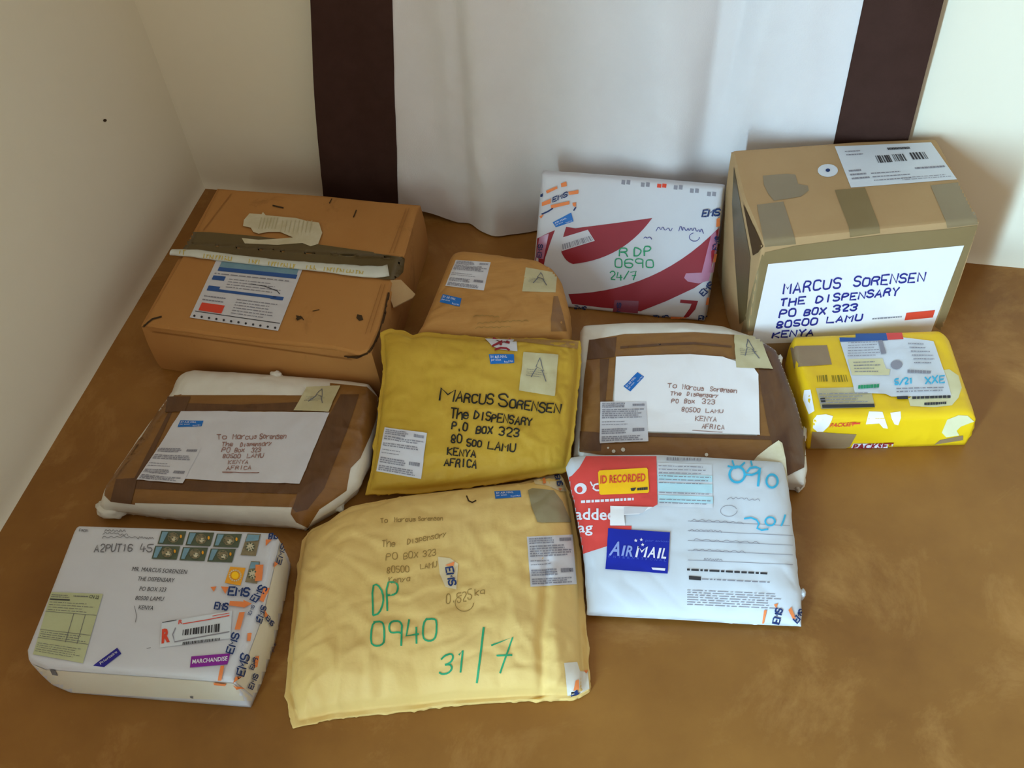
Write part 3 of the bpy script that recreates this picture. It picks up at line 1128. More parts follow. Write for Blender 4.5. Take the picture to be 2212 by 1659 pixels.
# ================================================================== K  yellow courier parcel
def yellow_parcel():
    root = thing('parcel', 'bright yellow taped courier parcel in front of the tall cardboard box', 'parcel', (.58, 1.01, 0))
    h = .076
    TL, TR, BR, BL = (1710, 727), (2032, 716), (2105, 899), (1756, 897)
    body, S = slab(root, 'yellow', flat(h - .012), [(1709, 742), (1714, 732), (1860, 726), (2022, 719), (2038, 724)], [(2038, 724), (2052, 744), (2078, 820), (2108, 905)],
                   [(1757, 915), (1850, 913), (2000, 909), (2108, 905)], [(1709, 742), (1719, 800), (1742, 870), (1757, 915)], .012, .016, h - .012, .003, 50, 40, wrinkle(25, .003, 13, 0, .5))
    P = lambda pts, name, m, layer=1, lab=None, par=root: Ink().poly(pts).lay(name, S, m, par, layer, 9, lab)
    P([(1708, 752), (1720, 748), (1786, 746), (1797, 788), (1730, 792), (1716, 796)], 'tape', 'tan_tape')
    P([(1754, 932), (1850, 938), (1836, 964), (1815, 972), (1750, 974)], 'tape', 'tan_tape')
    P([(2030, 950), (2080, 940), (2080, 950), (2018, 960)], 'tape', 'tan_tape')
    # scraps of white label and tape
    for pts in ([(1758, 906), (1765, 897), (1784, 895), (1799, 899), (1796, 908), (1790, 920), (1778, 932), (1765, 932), (1756, 924)],
                [(1877, 889), (1906, 890), (1918, 925), (1908, 924), (1899, 914), (1870, 916)],
                [(1923, 892), (1945, 889), (1946, 902), (1940, 918), (1932, 916), (1926, 904)],
                [(1738, 843), (1751, 842), (1760, 888), (1748, 895), (1735, 862)]):
        P(pts, 'white_scrap', 'label', 1)
    P([(2046, 906), (2070, 897), (2090, 898), (2104, 910), (2075, 921), (2066, 930), (2072, 940), (2044, 944), (2034, 934)], 'clear_sticker', 'label_cream', 1)
    P([(2008, 804), (2050, 798), (2070, 812), (2077, 838), (2070, 860), (2056, 876), (2020, 880), (1966, 878), (1962, 862), (1985, 846), (2030, 840)], 'round_label', 'label_cream', 1)
    # the consignment note
    q = [(1814, 730), (2016, 738), (2055, 856), (1850, 848)]
    note = sticker(root, S, 'consignment_note', 'label_blue', [(1812, 732), (1950, 730), (2016, 738), (2034, 790), (2045, 820), (2055, 857), (1925, 858), (1912, 852), (1846, 849), (1838, 815)], 2, 9)
    P([(1812, 724), (1914, 722), (1917, 737), (1814, 740)], 'blue_strip', 'band_blue', 3, None, note)
    P([(1914, 722), (1948, 721), (1951, 734), (1917, 736)], 'red_strip', 'post_red', 3, None, note)
    P([(1831, 778), (1906, 776), (1913, 798), (1922, 800), (1920, 812), (1840, 812)], 'cream_panel', 'label_cream', 3, None, note)
    P([(1762, 839), (1880, 836), (1890, 880), (1774, 884)], 'receipt_label', 'stamp_foil', 1)
    k = Ink()
    micro(k, [(1832, 740), (1895, 738), (1902, 772), (1830, 774)], 6, 2, .8, .25)
    micro(k, [(1842, 782), (1902, 780), (1908, 808), (1846, 808)], 4, 3, .7, .25)
    micro(k, [(1960, 740), (2008, 742), (2025, 790), (1975, 790)], 6, 4, .6, .25)
    micro(k, [(1935, 838), (2040, 836), (2046, 848), (1936, 852)], 2, 5, .9, .3)
    micro(k, [(1768, 850), (1880, 848), (1886, 872), (1772, 876)], 4, 6, .7, .3)
    k.lay('small_print', S, 'grey_print', note, 4)
    k = Ink()
    k.poly([(1896, 738), (1905, 737), (1914, 766), (1903, 767)]).poly(disc(1936, 790, 13, 10, 12))
    micro(k, [(1960, 800), (2012, 803), (2012, 810), (1960, 808)], 1, 31, .95, .8, 0, .08, .16)
    k.lay('dark_print', S, 'grey_print', note, 4)
    k = Ink()
    micro(k, [(1853, 834), (1900, 831), (1900, 840), (1853, 843)], 1, 32, .95, .85, 0, .06, .14)
    k.lay('green_stamp', S, 'green_ink', note, 4)
    k = Ink()
    hand(k, '5/21', 1932, 834, 1974, 830, 12, 3)
    hand(k, 'XXE', 1998, 832, 2044, 828, 14, 3)
    k.lay('cyan_handwriting', S, 'cyan_ink', note, 4)
    k = Ink()
    micro(k, [(1970, 858), (2054, 855), (2054, 861), (1970, 864)], 1, 33, .98, .9, 0, .05, .12)
    micro(k, [(1996, 871), (2044, 869), (2044, 875), (1996, 877)], 1, 34, .98, .9, 0, .06, .12)
    k.poly([(1775, 876), (1888, 874), (1889, 881), (1776, 883)]).poly([(1771, 862), (1781, 861), (1783, 870), (1774, 871)])
    k.poly([(1936, 858), (1960, 857), (1961, 864), (1938, 864)])
    k.lay('dark_lettering', S, 'dark_print', root, 3)
    M['olive_print'] = mat('olive_printed_bars', '8A7A10', .6)
    barcode(Ink(), [(1764, 812), (1788, 810), (1790, 824), (1766, 826)], 9, 1).lay('printed_bars', S, 'olive_print', root, 1)
    barcode(Ink(), [(1796, 811), (1830, 810), (1834, 825), (1799, 826)], 12, 2).lay('printed_bars', S, 'olive_print', root, 1)
    k = Ink()
    print_text(k, 'PACKSET', 1791, 922, 1845, 919, 4, -8, .02)
    k.poly([(1840, 913), (1858, 912), (1857, 915), (1839, 916)])
    k.lay('orange_lettering', S, 'orange_red', root, 2)
    w = P([(1843, 957), (1930, 957), (1924, 968), (1836, 971)], 'logo_panel', 'white_print', 2)
    k = Ink()
    print_text(k, 'PACKSET', 1840, 969, 1926, 966, 4, -11, .03)
    k.lay('red_lettering', S, 'red', w, 3)


yellow_parcel()


# ================================================================== E, G  white plastic parcels framed with brown tape
def tape_parcel(which):
    if which == 'left':
        root = thing('parcel', 'white plastic parcel framed in brown tape, left of the mustard envelope', 'parcel', (-.45, 1.03, 0))
        sides = ([(389, 813), (430, 809), (540, 815), (713, 827), (800, 838), (816, 856)], [(816, 856), (818, 900), (801, 1000), (777, 1052), (725, 1098), (654, 1139)],
                 [(216, 1092), (225, 1100), (400, 1120), (530, 1130), (620, 1134), (654, 1139)], [(389, 813), (372, 860), (300, 960), (240, 1050), (216, 1092)])
        wr = wrinkle(31, .003, 16, 0, .6)
        body, S = slab(root, 'white_poly', flat(.028), *sides, .034, .040, .028, -.012, 90, 70, wr)
    else:
        root = thing('parcel', 'white plastic parcel framed in brown tape, right of the mustard envelope', 'parcel', (.27, 1.03, 0))
        sides = ([(1253, 718), (1262, 706), (1354, 700), (1480, 699), (1560, 707), (1620, 728), (1676, 758)], [(1676, 758), (1694, 804), (1716, 860), (1736, 930), (1744, 1015), (1737, 1046)],
                 [(1238, 985), (1300, 1000), (1500, 1022), (1737, 1046)], [(1253, 718), (1247, 854), (1238, 985)])
        wr = wrinkle(37, .0022, 16, 0, .5)
        body, S = slab(root, 'white_poly', Plane((.27, 1.03, .055), (-.09, -.16, 1)), *sides, .018, .030, lambda q: max(.002, q.z - .001), -.006, 90, 70, wr)
    T = lambda pts, m='brown_tape', lab=None, layer=1: Ink().poly(pts).lay('tape', S, m, root, layer, 3, lab)
    if which == 'left':
        # four bands, doubled and darker where they cross
        T([(376, 854), (560, 854), (725, 855), (700, 893), (560, 891), (365, 891)])
        T([(393, 852), (360, 860), (240, 1076), (226, 1068), (230, 1050), (300, 950)], 'brown_tape')
        T([(412, 856), (390, 893), (296, 1046), (292, 1090), (240, 1084), (226, 1070), (356, 880), (380, 854)], 'brown_tape')
        T([(296, 1034), (395, 1034), (648, 1040), (640, 1096), (500, 1092), (284, 1086)], 'brown_tape')
        T([(298, 1036), (450, 1040), (651, 1044), (644, 1068), (430, 1062), (292, 1056)], 'brown_tape_double', None, 2)
        T([(398, 857), (406, 872), (372, 892), (322, 1000), (298, 1040), (288, 1040), (370, 880)], 'brown_tape_double', None, 2)
        T([(252, 1036), (298, 1034), (284, 1088), (240, 1082)], 'brown_tape_double', 'darker crossing of tapes', 3)
        T([(364, 858), (412, 858), (400, 890), (358, 892)], 'brown_tape_double', None, 3)
        T([(400, 872), (520, 875), (640, 870), (660, 874), (654, 890), (560, 888), (392, 890)], 'brown_tape_double', None, 2)
        T([(713, 828), (792, 836), (817, 860), (812, 905), (800, 940), (778, 990), (757, 1012), (748, 1060), (720, 1080), (690, 1100), (664, 1140), (640, 1128), (628, 1110), (640, 1050), (700, 900), (712, 850)])
        T([(736, 853), (776, 853), (752, 926), (700, 1056), (664, 1100), (640, 1106), (632, 1098), (652, 1040), (700, 920)], 'brown_tape_double', None, 2)
        # address sheet
        q = [(390, 890), (712, 893), (648, 1046), (298, 1038)]
        lab = Ink().poly([(392, 890), (712, 893), (648, 1047), (480, 1042), (400, 1036), (302, 1036)]).lay('address_sheet', S, 'label_grey', root, 4, 9)
        air_sticker(root, S, [(391, 911), (441, 911), (437, 924), (385, 925)], 5)
        customs(root, S, [(344, 968), (436, 970), (396, 1047), (297, 1038)], 5, 41)
        franking(root, S, [(664, 838), (736, 836), (710, 892), (635, 889)], 5)
        k = Ink()
        hand(k, 'To', 470, 951, 494, 951, 10, 1.6)
        hand(k, 'Marcus', 504, 951, 558, 951, (2, -11), 1.6)
        hand(k, 'Sorensen', 562, 951, 620, 950, (2, -11), 1.6)
        hand(k, 'The', 480, 966, 506, 966, (2, -9), 1.6)
        hand(k, 'Dispensary', 520, 967, 588, 964, (2, -9), 1.6)
        hand(k, 'PO', 480, 979, 500, 979, (2, -9), 1.6)
        hand(k, 'Box', 508, 979, 530, 979, (2, -9), 1.6)
        hand(k, '323', 544, 979, 566, 979, (2, -9), 1.6)
        hand(k, '80500', 482, 992, 522, 992, (2, -8), 1.6)
        hand(k, 'LAMU', 534, 992, 572, 991, (2, -8), 1.6)
        hand(k, 'KENYA', 494, 1005, 540, 1004, (2, -8), 1.6)
        hand(k, 'AFRICA', 490, 1018, 546, 1017, (2, -8), 1.6)
        k.stroke([(482, 1022), (520, 1024), (560, 1024)], 1.4)
        k.lay('handwriting', S, 'brown_ink', lab, 5)
        crumple('plastic_corner', flat(.016), 238, 1101, 32, 17, .012, 'white_poly', root, 2)
        crumple('plastic_corner', flat(.05), 597, 811, 14, 7, .008, 'white_poly', root, 6)
        crumple('plastic_corner', flat(.015), 724, 1092, 18, 12, .012, 'white_poly', root, 4)
    else:
        T([(1630, 760), (1690, 770), (1738, 930), (1738, 950), (1636, 946)])
        T([(1273, 735), (1350, 722), (1500, 718), (1590, 724), (1640, 735), (1680, 752), (1672, 800), (1590, 777), (1500, 768), (1330, 775), (1268, 776)])
        T([(1273, 735), (1334, 728), (1326, 830), (1318, 940), (1254, 936), (1262, 820)], 'brown_tape')
        T([(1254, 932), (1400, 936), (1640, 942), (1745, 940), (1742, 985), (1600, 1010), (1400, 996), (1252, 976)])
        T([(1640, 735), (1690, 746), (1712, 812), (1740, 925), (1736, 1010), (1700, 1028), (1680, 1000), (1660, 930), (1645, 850), (1638, 790)], 'brown_tape_double', None, 2)
        T([(1273, 735), (1332, 729), (1328, 772), (1268, 778)], 'brown_tape_double', None, 2)
        T([(1296, 776), (1316, 776), (1308, 870), (1296, 870)], 'brown_tape_double', None, 2)
        T([(1254, 932), (1300, 936), (1298, 974), (1252, 974)], 'brown_tape_double', None, 2)
        T([(1400, 936), (1640, 942), (1690, 945), (1688, 952), (1560, 948), (1400, 944)], 'brown_tape_double', None, 2)
        T([(1340, 749), (1440, 742), (1500, 740), (1580, 748), (1580, 752), (1500, 745), (1440, 747), (1340, 754)], 'brown_tape_double', None, 2)
        lab = Ink().poly([(1331, 772), (1440, 768), (1490, 767), (1560, 772), (1628, 796), (1638, 810), (1641, 941), (1560, 938), (1400, 934), (1324, 932)]).lay('address_sheet', S, 'label', root, 4, 9)
        q = [(1380, 806), (1392, 817), (1361, 848), (1347, 837)]
        air_sticker(root, S, [(1347, 837), (1377, 806), (1392, 816), (1362, 848)], 5)
        customs(root, S, [(1297, 870), (1396, 869), (1401, 955), (1296, 959)], 5, 45)
        franking(root, S, [(1585, 726), (1640, 730), (1669, 800), (1590, 796)], 5)
        k = Ink()
        hand(k, 'To', 1442, 840, 1464, 840, (1, -9), 1.5)
        hand(k, 'Marcus', 1474, 842, 1522, 846, (1, -10), 1.5)
        hand(k, 'Sorensen', 1534, 847, 1592, 852, (1, -10), 1.5)
        hand(k, 'The', 1448, 856, 1474, 857, (1, -9), 1.5)
        hand(k, 'Dispensary', 1484, 857, 1552, 862, (1, -9), 1.5)
        hand(k, 'PO', 1450, 872, 1468, 873, (1, -9), 1.5)
        hand(k, 'Box', 1478, 873, 1502, 874, (1, -9), 1.5)
        hand(k, '323', 1516, 874, 1546, 876, (1, -10), 1.5)
        hand(k, '80500', 1472, 891, 1514, 893, (1, -9), 1.5)
        hand(k, 'LAMU', 1524, 893, 1564, 895, (1, -8), 1.5)
        hand(k, 'KENYA', 1502, 911, 1550, 913, (1, -10), 1.5)
        hand(k, 'AFRICA', 1516, 928, 1566, 930, (1, -9), 1.5)
        k.stroke([(1496, 932), (1560, 936)], 1.2)
        k.lay('handwriting', S, 'brown_ink', lab, 5)
        k = Ink()
        for x, y, r in ((1326, 975, 4), (1346, 972, 5), (1314, 968, 2.5), (1526, 983, 4)):
            k.poly(disc(x, y, r, r * .9, 8))
        k.lay('white_scrap', S, 'white_poly', root, 3)
        crumple('plastic_corner', flat(.015), 1727, 1040, 13, 18, .012, 'white_poly', root, 12)
        crumple('plastic_corner', flat(.03), 1737, 940, 6, 14, .010, 'white_poly', root, 14)
        crumple('plastic_corner', flat(.07), 1684, 778, 6, 10, .006, 'white_poly', root, 17)


tape_parcel('left')
tape_parcel('right')


# ================================================================== F  mustard padded envelope, propped on the kraft parcel
def mustard():
    yaw, tilt = math.radians(-9.3), math.radians(24)
    fx = Vector((math.cos(yaw), math.sin(yaw), 0))
    bk = Vector((-math.sin(yaw), math.cos(yaw), 0))
    upv = bk * math.cos(tilt) + Vector((0, 0, 1)) * math.sin(tilt)
    n = fx.cross(upv)
    p0 = Vector((-.085, .90, .022))
    pl = Plane(p0, n)
    root = thing('padded_envelope', 'mustard yellow padded envelope with black marker address, propped on the kraft parcel', 'envelope', (-.085, .93, 0))
    w0 = wrinkle(51, .004, 18, 0, .6)
    ridge = lambda p, u, v, d: w0(p, u, v, d) + .0015 * noise.noise(Vector((u * 3, v * 16, 2))) * min(1, d / .02)
    body, S = slab(root, 'mustard', pl, [(822, 719), (842, 712), (868, 714), (891, 725), (916, 720), (1045, 731), (1142, 731), (1252, 736)], [(1252, 736), (1253, 790), (1240, 930), (1226, 1017)],
                   [(790, 1068), (900, 1064), (1050, 1046), (1226, 1017)], [(822, 719), (828, 800), (816, 900), (802, 1015), (790, 1068)], .026, .055, .004, 0, 100, 80, ridge, soft=True, belly=.004, lip=.006)
    # creased paper tape over the opening
    M['mustard_flap'] = mat('brown_flap_tape', '9A7238', .4, 'A67E44', 10, .5, .1)
    Ink().poly([(1050, 731), (1142, 732), (1250, 737), (1248, 754), (1200, 748), (1130, 739), (1050, 735)]).lay('tape', S, 'mustard_flap', root, 1, 8)
    # red and white scrap of airmail paper
    q = Ink().poly([(1048, 732), (1116, 734), (1118, 760), (1100, 758), (1080, 756), (1062, 748)]).lay('paper_scrap', S, 'label_grey', root, 2, 8)
    k = Ink()
    k.stroke([(1064, 749), (1084, 740), (1102, 734)], 5).stroke([(1066, 733), (1100, 742)], 5).stroke([(1084, 732), (1082, 746)], 5)
    k.stroke([(1070, 757), (1082, 753), (1094, 754), (1100, 758)], 4)
    k.lay('red_lettering', S, 'red', q, 3)
    air_sticker(root, S, [(1056, 766), (1110, 766), (1111, 785), (1060, 787)], 2)
    franking(root, S, [(1131, 761), (1206, 767), (1198, 856), (1121, 844)], 2)
    customs(root, S, [(832, 923), (923, 936), (910, 1034), (814, 1018)], 2, 55)
    k = Ink()
    hand(k, 'M', 949, 864, 986, 868, (4, -28), 3.4, fit=.72)
    hand(k, 'ARCUS', 985, 868, 1068, 874, (3, -20), 3.4, fit=.66)
    hand(k, 'S', 1076, 878, 1098, 881, (2, -26), 3.4, fit=.74)
    hand(k, 'ORENSEN', 1100, 882, 1212, 894, (3, -19), 3.4, fit=.66)
    hand(k, 'The', 974, 902, 1014, 906, (2, -20), 3.2, fit=.66)
    hand(k, 'DISPENSARY', 1024, 906, 1150, 921, (2, -17), 3.2, fit=.66)
    hand(k, 'P.O', 976, 928, 1012, 932, (2, -16), 3.2)
    hand(k, 'BOX', 1028, 936, 1066, 938, (2, -15), 3.2)
    hand(k, '323', 1078, 940, 1124, 946, (2, -17), 3.2)
    hand(k, '80', 974, 956, 1000, 960, (2, -18), 3)
    hand(k, '500', 1008, 963, 1042, 967, (2, -14), 3)
    hand(k, 'LAMU', 1054, 970, 1116, 976, (2, -15), 3)
    hand(k, 'KENYA', 966, 982, 1030, 989, (2, -14), 3)
    hand(k, 'AFRICA', 960, 1005, 1032, 1012, (2, -16), 3)
    k.split('handwritten_character', S, 'black_ink', root, 2)


mustard()


# ================================================================== H  large manila padded envelope, front
def manila():
    root = thing('padded_envelope', 'large manila padded envelope with green marker numbers, nearest in the middle', 'envelope', (-.14, .72, 0))
    w0 = wrinkle(61, .0046, 17, 0, .6)

    def wr(p, u, v, d):
        a = w0(p, u, v, d)
        # long fold running down near the right side, and radiating creases at the front left
        a -= .007 * math.exp(-((u - .865 - .02 * math.sin(v * 5)) / .014) ** 2) * min(1, max(0, (v - .30) / .2)) * min(1, d / .01)
        a += .004 * math.exp(-((u - .90) / .02) ** 2) * min(1, max(0, (v - .30) / .2)) * min(1, d / .01)
        a += .0022 * noise.noise(Vector((u * 14, v * 3, 8))) * max(0, v - .45) * 2 * min(1, d / .02)
        a += .0015 * noise.noise(Vector((u * 3 + v * 7, v * 9 - u * 4, 5))) * min(1, d / .02)
        return a

    def rim(q):
        return max(.003, q.z - .004)
    body, S = slab(root, 'manila', Plane((-.14, .56, .006), (-.015, -.045, 1)),
                   [(655, 1168), (676, 1143), (714, 1125), (768, 1092), (880, 1071), (1002, 1057), (1055, 1050), (1124, 1043), (1165, 1031), (1210, 1024), (1217, 1034)],
                   [(1217, 1034), (1235, 1085), (1255, 1202), (1265, 1342), (1274, 1465), (1274, 1490), (1250, 1502)],
                   [(633, 1571), (712, 1553), (845, 1538), (985, 1521), (1124, 1511), (1229, 1509), (1250, 1502)],
                   [(652, 1168), (636, 1290), (625, 1395), (616, 1496), (633, 1571)], .052, .085, lambda q: max(.002, q.z - .001), 0, 120, 100, wr, soft=True, lip=.010)
    air_sticker(root, S, [(1068, 1062), (1124, 1060), (1126, 1074), (1070, 1078)], 1)
    Ink().poly([(1140, 1060), (1150, 1056), (1195, 1060), (1214, 1084), (1232, 1128), (1170, 1130), (1160, 1128), (1148, 1095)]).lay('grey_label', S, 'grey_label', root, 2, 4, 'greyed franking label')
    customs(root, S, [(1138, 1160), (1236, 1155), (1245, 1262), (1146, 1268)], 1, 65, m='label_grey')
    k = Ink()
    hand(k, 'DP', 806, 1325, 868, 1318, (-2, -58), 4, fit=.66)
    hand(k, '0940', 802, 1398, 952, 1382, (0, -52), 4, fit=.66)
    hand(k, '31', 950, 1458, 1014, 1446, (6, -44), 4, fit=.66)
    k.stroke([(1030, 1474), (1036, 1430), (1045, 1356)], 4.4)
    hand(k, '7', 1060, 1452, 1102, 1448, (4, -70), 4, fit=.95)
    k.split('handwritten_character', S, 'green_ink', root, 1)
    k = Ink()
    hand(k, 'To', 822, 1130, 840, 1128, 10, 1.4)
    hand(k, 'Marcus', 852, 1128, 900, 1126, 9, 1.4)
    hand(k, 'Sorensen', 904, 1126, 958, 1124, 9, 1.4)
    hand(k, 'The', 826, 1182, 856, 1180, 15, 1.6)
    hand(k, 'Dispensary', 880, 1176, 966, 1160, 13, 1.6)
    hand(k, 'PO', 834, 1210, 862, 1208, 13, 1.6)
    hand(k, 'BOX', 872, 1208, 906, 1204, 13, 1.6)
    hand(k, '323', 914, 1203, 944, 1199, 13, 1.6)
    hand(k, '80500', 836, 1238, 886, 1236, 13, 1.6)
    hand(k, 'LAMU', 908, 1230, 946, 1224, 11, 1.6)
    hand(k, 'Kenya', 840, 1260, 888, 1256, 12, 1.6)
    hand(k, '0.525', 964, 1304, 1022, 1296, 22, 1.8)
    hand(k, 'kg', 1026, 1288, 1050, 1284, 14, 1.6)
    k.stroke(disc(1003, 1303, 20, 18, 20)[:15], 1.6)
    k.lay('faint_handwriting', S, 'faint_ink', root, 1)
    k = Ink()
    k.stroke([(1008, 1072), (1012, 1082), (1020, 1086), (1028, 1082)], 3)
    k.lay('ink_mark', S, 'stain', root, 1)
    # scraps of parcel-service tape
    M['milky_tape'] = mat('milky_clear_tape', 'D9C49A', .3, 'DFCCA6', 20, .5, .08, 50, .5)
    M['white_tape'] = mat('white_printed_tape', 'DAD4C8', .35, 'E0DACE', 20, .5, .08, 50, .5)

    def scrap(pts, m='milky_tape'):
        return Ink().poly(pts).lay('printed_tape', S, m, root, 1, 8)
    t = scrap([(946, 1203), (972, 1206), (990, 1218), (986, 1274), (962, 1268), (950, 1240)])
    nv, og = Ink(), Ink()
    block(nv, 'EMS', 963, 1226, 971, 1268, 15, -2)
    og.poly([(962, 1222), (982, 1214), (980, 1224)])
    nv.lay('tape_lettering', S, 'navy', t, 3)
    og.lay('tape_arrow', S, 'orange', t, 3)
    t = scrap([(1152, 1036), (1166, 1032), (1209, 1025), (1216, 1036), (1224, 1062), (1210, 1062), (1184, 1050), (1156, 1046)], 'milky_tape')
    nv, og = Ink(), Ink()
    block(nv, 'EMS', 1198, 1028, 1204, 1052, 10, -2)
    og.poly([(1172, 1034), (1178, 1033), (1180, 1046), (1174, 1047)]).poly([(1205, 1056), (1212, 1056), (1210, 1062)])
    nv.lay('tape_lettering', S, 'navy', t, 3)
    og.lay('tape_arrow', S, 'orange', t, 3)
    t = scrap([(1218, 1432), (1246, 1430), (1252, 1450), (1270, 1452), (1273, 1488), (1250, 1500), (1226, 1504)], 'white_tape')
    nv, og = Ink(), Ink()
    nv.poly([(1232, 1500), (1250, 1494), (1252, 1500), (1234, 1506)]).poly([(1240, 1492), (1246, 1488), (1248, 1496), (1241, 1497)])
    og.poly([(1242, 1470), (1248, 1468), (1250, 1488), (1238, 1490)]).poly([(1260, 1450), (1270, 1448), (1268, 1456)])
    nv.lay('tape_lettering', S, 'navy', t, 3)
    og.lay('tape_arrow', S, 'orange', t, 3)


manila()


# ================================================================== I  white padded airmail bag
def airmail_bag():
    yaw = math.radians(-6)
    root = thing('padded_bag', 'white padded postal bag with red corner and dark blue airmail sticker', 'envelope', (.21, .77, 0))
    bk = Vector((-math.sin(yaw), math.cos(yaw), 0))
    fx = Vector((math.cos(yaw), math.sin(yaw), 0))
    tilt = math.radians(13)
    n = fx.cross(bk * math.cos(tilt) + Vector((0, 0, 1)) * math.sin(tilt))
    pl = Plane((.21, .645, .010), n)
    w0 = wrinkle(71, .0022, 13, 0, .5)
    body, S = slab(root, 'bag_white', pl, [(1218, 1010), (1229, 990), (1263, 986), (1418, 985), (1518, 990), (1623, 997), (1692, 999)],
                   [(1692, 999), (1704, 1058), (1717, 1189), (1726, 1265), (1732, 1283), (1731, 1299), (1731, 1352)],
                   [(1262, 1327), (1300, 1330), (1452, 1337), (1610, 1347), (1731, 1352)], [(1222, 1010), (1241, 1085), (1261, 1202), (1268, 1300), (1268, 1327)], .024, .055, .003, 0, 100, 80, w0, soft=True, belly=.003)
    # the corner of the opening flap standing up at the back right
    pts = [(1625, 999), (1636, 985), (1660, 966), (1682, 951), (1690, 957), (1697, 990), (1703, 1050), (1690, 1036), (1660, 1006)]
    zz = [.048, .056, .064, .070, .068, .060, .046, .048, .050]
    top = [flat(z + .012).at(x, y) for (x, y), z in zip(pts, zz)]
    vs = top + [p - Vector((0, 0, .004)) for p in top]
    m_ = len(pts)
    fs = [tuple(range(m_ - 1, -1, -1)), tuple(m_ + i for i in range(m_))] + [(i, (i + 1) % m_, m_ + (i + 1) % m_, m_ + i) for i in range(m_)]
    fl = part('flap_corner', vs, fs, 'torn_label', root, False, 'raised grey corner of the opening flap')
    P = lambda p_, name, m, layer=1, par=root, cut=9, lab=None: Ink().poly(p_).lay(name, S, m, par, layer, cut, lab)
    red = P([(1266, 986), (1418, 986), (1420, 1090), (1410, 1096), (1322, 1094), (1320, 1136), (1364, 1136), (1364, 1146), (1312, 1180), (1256, 1198), (1236, 1110), (1218, 1036), (1236, 1028), (1252, 1010)], 'red_print', 'post_red', 1, root, 3)
    # logo and words printed in white on the red corner
    k = Ink()
    for i in range(16):
        a0, a1 = 2 * math.pi * i / 16, 2 * math.pi * (i + 1) / 16
        k.poly([(1255 + 13 * math.cos(a0), 1056 + 12 * math.sin(a0)), (1255 + 13 * math.cos(a1), 1056 + 12 * math.sin(a1)), (1253 + 6 * math.cos(a1), 1058 + 7 * math.sin(a1)), (1253 + 6 * math.cos(a0), 1058 + 7 * math.sin(a0))])
    k.stroke([(1292, 1046), (1284, 1048), (1282, 1056), (1288, 1060), (1294, 1060)], 4)
    k.stroke([(1276, 1042), (1280, 1050)], 3)
    print_text(k, 'added', 1244, 1122, 1328, 1124, 0, -24, .02)
    print_text(k, 'ag', 1250, 1150, 1281, 1150, 0, -22, .012)
    micro(k, [(1256, 1081), (1370, 1075), (1370, 1082), (1256, 1088)], 1, 35, .98, .8, 0, .03, .09)
    k.lay('white_lettering', S, 'white_print', red, 2)
    P([(1318, 1094), (1410, 1096), (1380, 1112), (1348, 1114), (1350, 1136), (1318, 1136)], 'torn_scrap', 'label', 3, root)
    P([(1348, 1097), (1400, 1097), (1388, 1110), (1348, 1112)], 'torn_scrap', 'label_grey', 4, root)
    # amber recorded-delivery sticker
    q = [(1291, 1020), (1399, 1012), (1402, 1066), (1296, 1070)]
    a = P([(1292, 1022), (1295, 1018), (1396, 1012), (1399, 1015), (1402, 1062), (1399, 1066), (1298, 1070), (1295, 1067)], 'recorded_sticker', 'amber', 3)
    k = Ink()
    print_text(k, 'ID RECORDED', 1297, 1046, 1394, 1041, 0, -17, .02)
    k.lay('lettering', S, 'orange_red', a, 4)
    k = Ink()
    k.poly([(1362, 1056), (1374, 1055), (1370, 1062), (1364, 1062)])
    micro(k, [(1376, 1055), (1399, 1053), (1399, 1060), (1376, 1062)], 1, 36, .98, .8, 0, .1, .2)
    k.lay('small_print', S, 'dark_print', a, 4)
    # airmail sticker
    q = [(1314, 1142), (1447, 1151), (1442, 1240), (1308, 1230)]
    a = sticker(root, S, 'airmail_sticker', 'airmail_blue', q, 3)
    k = Ink()
    print_text(k, 'A', 1316, 1200, 1338, 1201, 9, -29, .022)
    print_text(k, 'I', 1342, 1201, 1347, 1201, 5, -21, .022)
    print_text(k, 'R', 1351, 1202, 1366, 1203, 5, -22, .022)
    M['airmail_pale'] = mat('pale_airmail_print', '8EA0DC', .5)
    k.split('letter', S, 'airmail_pale', a, 4)
    k = Ink()
    for i, ch in enumerate('INTERNATIONAL'):
        x, y = 1315 + i * 9.9, 1205 + i * .75
        print_text(k, ch, x, y, x + (2 if ch == 'I' else 5), y + .3, 1, -5)
    print_text(k, 'par avion', 1394, 1171, 1443, 1173, 1, -5)
    M['airmail_dim'] = mat('dim_airmail_print', '4C62C4', .5)
    k.lay('small_lettering', S, 'airmail_dim', a, 4)
    k = Ink()
    block(k, 'M', 1371, 1203, 1396, 1204, 5, -21, .22)
    print_text(k, 'A', 1398, 1205, 1415, 1206, 6, -22, .022)
    print_text(k, 'I', 1419, 1207, 1424, 1207, 5, -22, .022)
    print_text(k, 'L', 1428, 1207, 1438, 1208, 5, -22, .022)
    k.poly([(1407, 1227), (1437, 1229), (1436, 1234), (1410, 1232)])
    for x, y in ((1373, 1169), (1385, 1167), (1388, 1178)):
        for r_ in (0, 1):
            k.poly([(x + (4.2 if i % 2 == 0 else 1.8) * math.cos(i * math.pi / 5 - 1.57), y + (4.2 if i % 2 == 0 else 1.8) * math.sin(i * math.pi / 5 - 1.57)) for i in range(10)] if r_ == 0 else disc(x, y, 1.9, 1.9, 8))
    k.lay('white_lettering', S, 'white_print', a, 4)
    # docket and form print
    dq = [(1420, 1000), (1538, 1004), (1540, 1098), (1422, 1094)]
    d = sticker(root, S, 'docket', 'label_blue', dq, 1)
    k = Ink()
    for v0, v1 in ((.26, .40), (.46, .66), (.74, .90)):
        k.rect(dq, 0, v0, 1, v1)
    k.lay('cyan_tint', S, 'cyan_tint', d, 2)
    k = Ink()
    barcode(k, [(1440, 990), (1516, 992), (1516, 997), (1440, 996)], 40, 6)
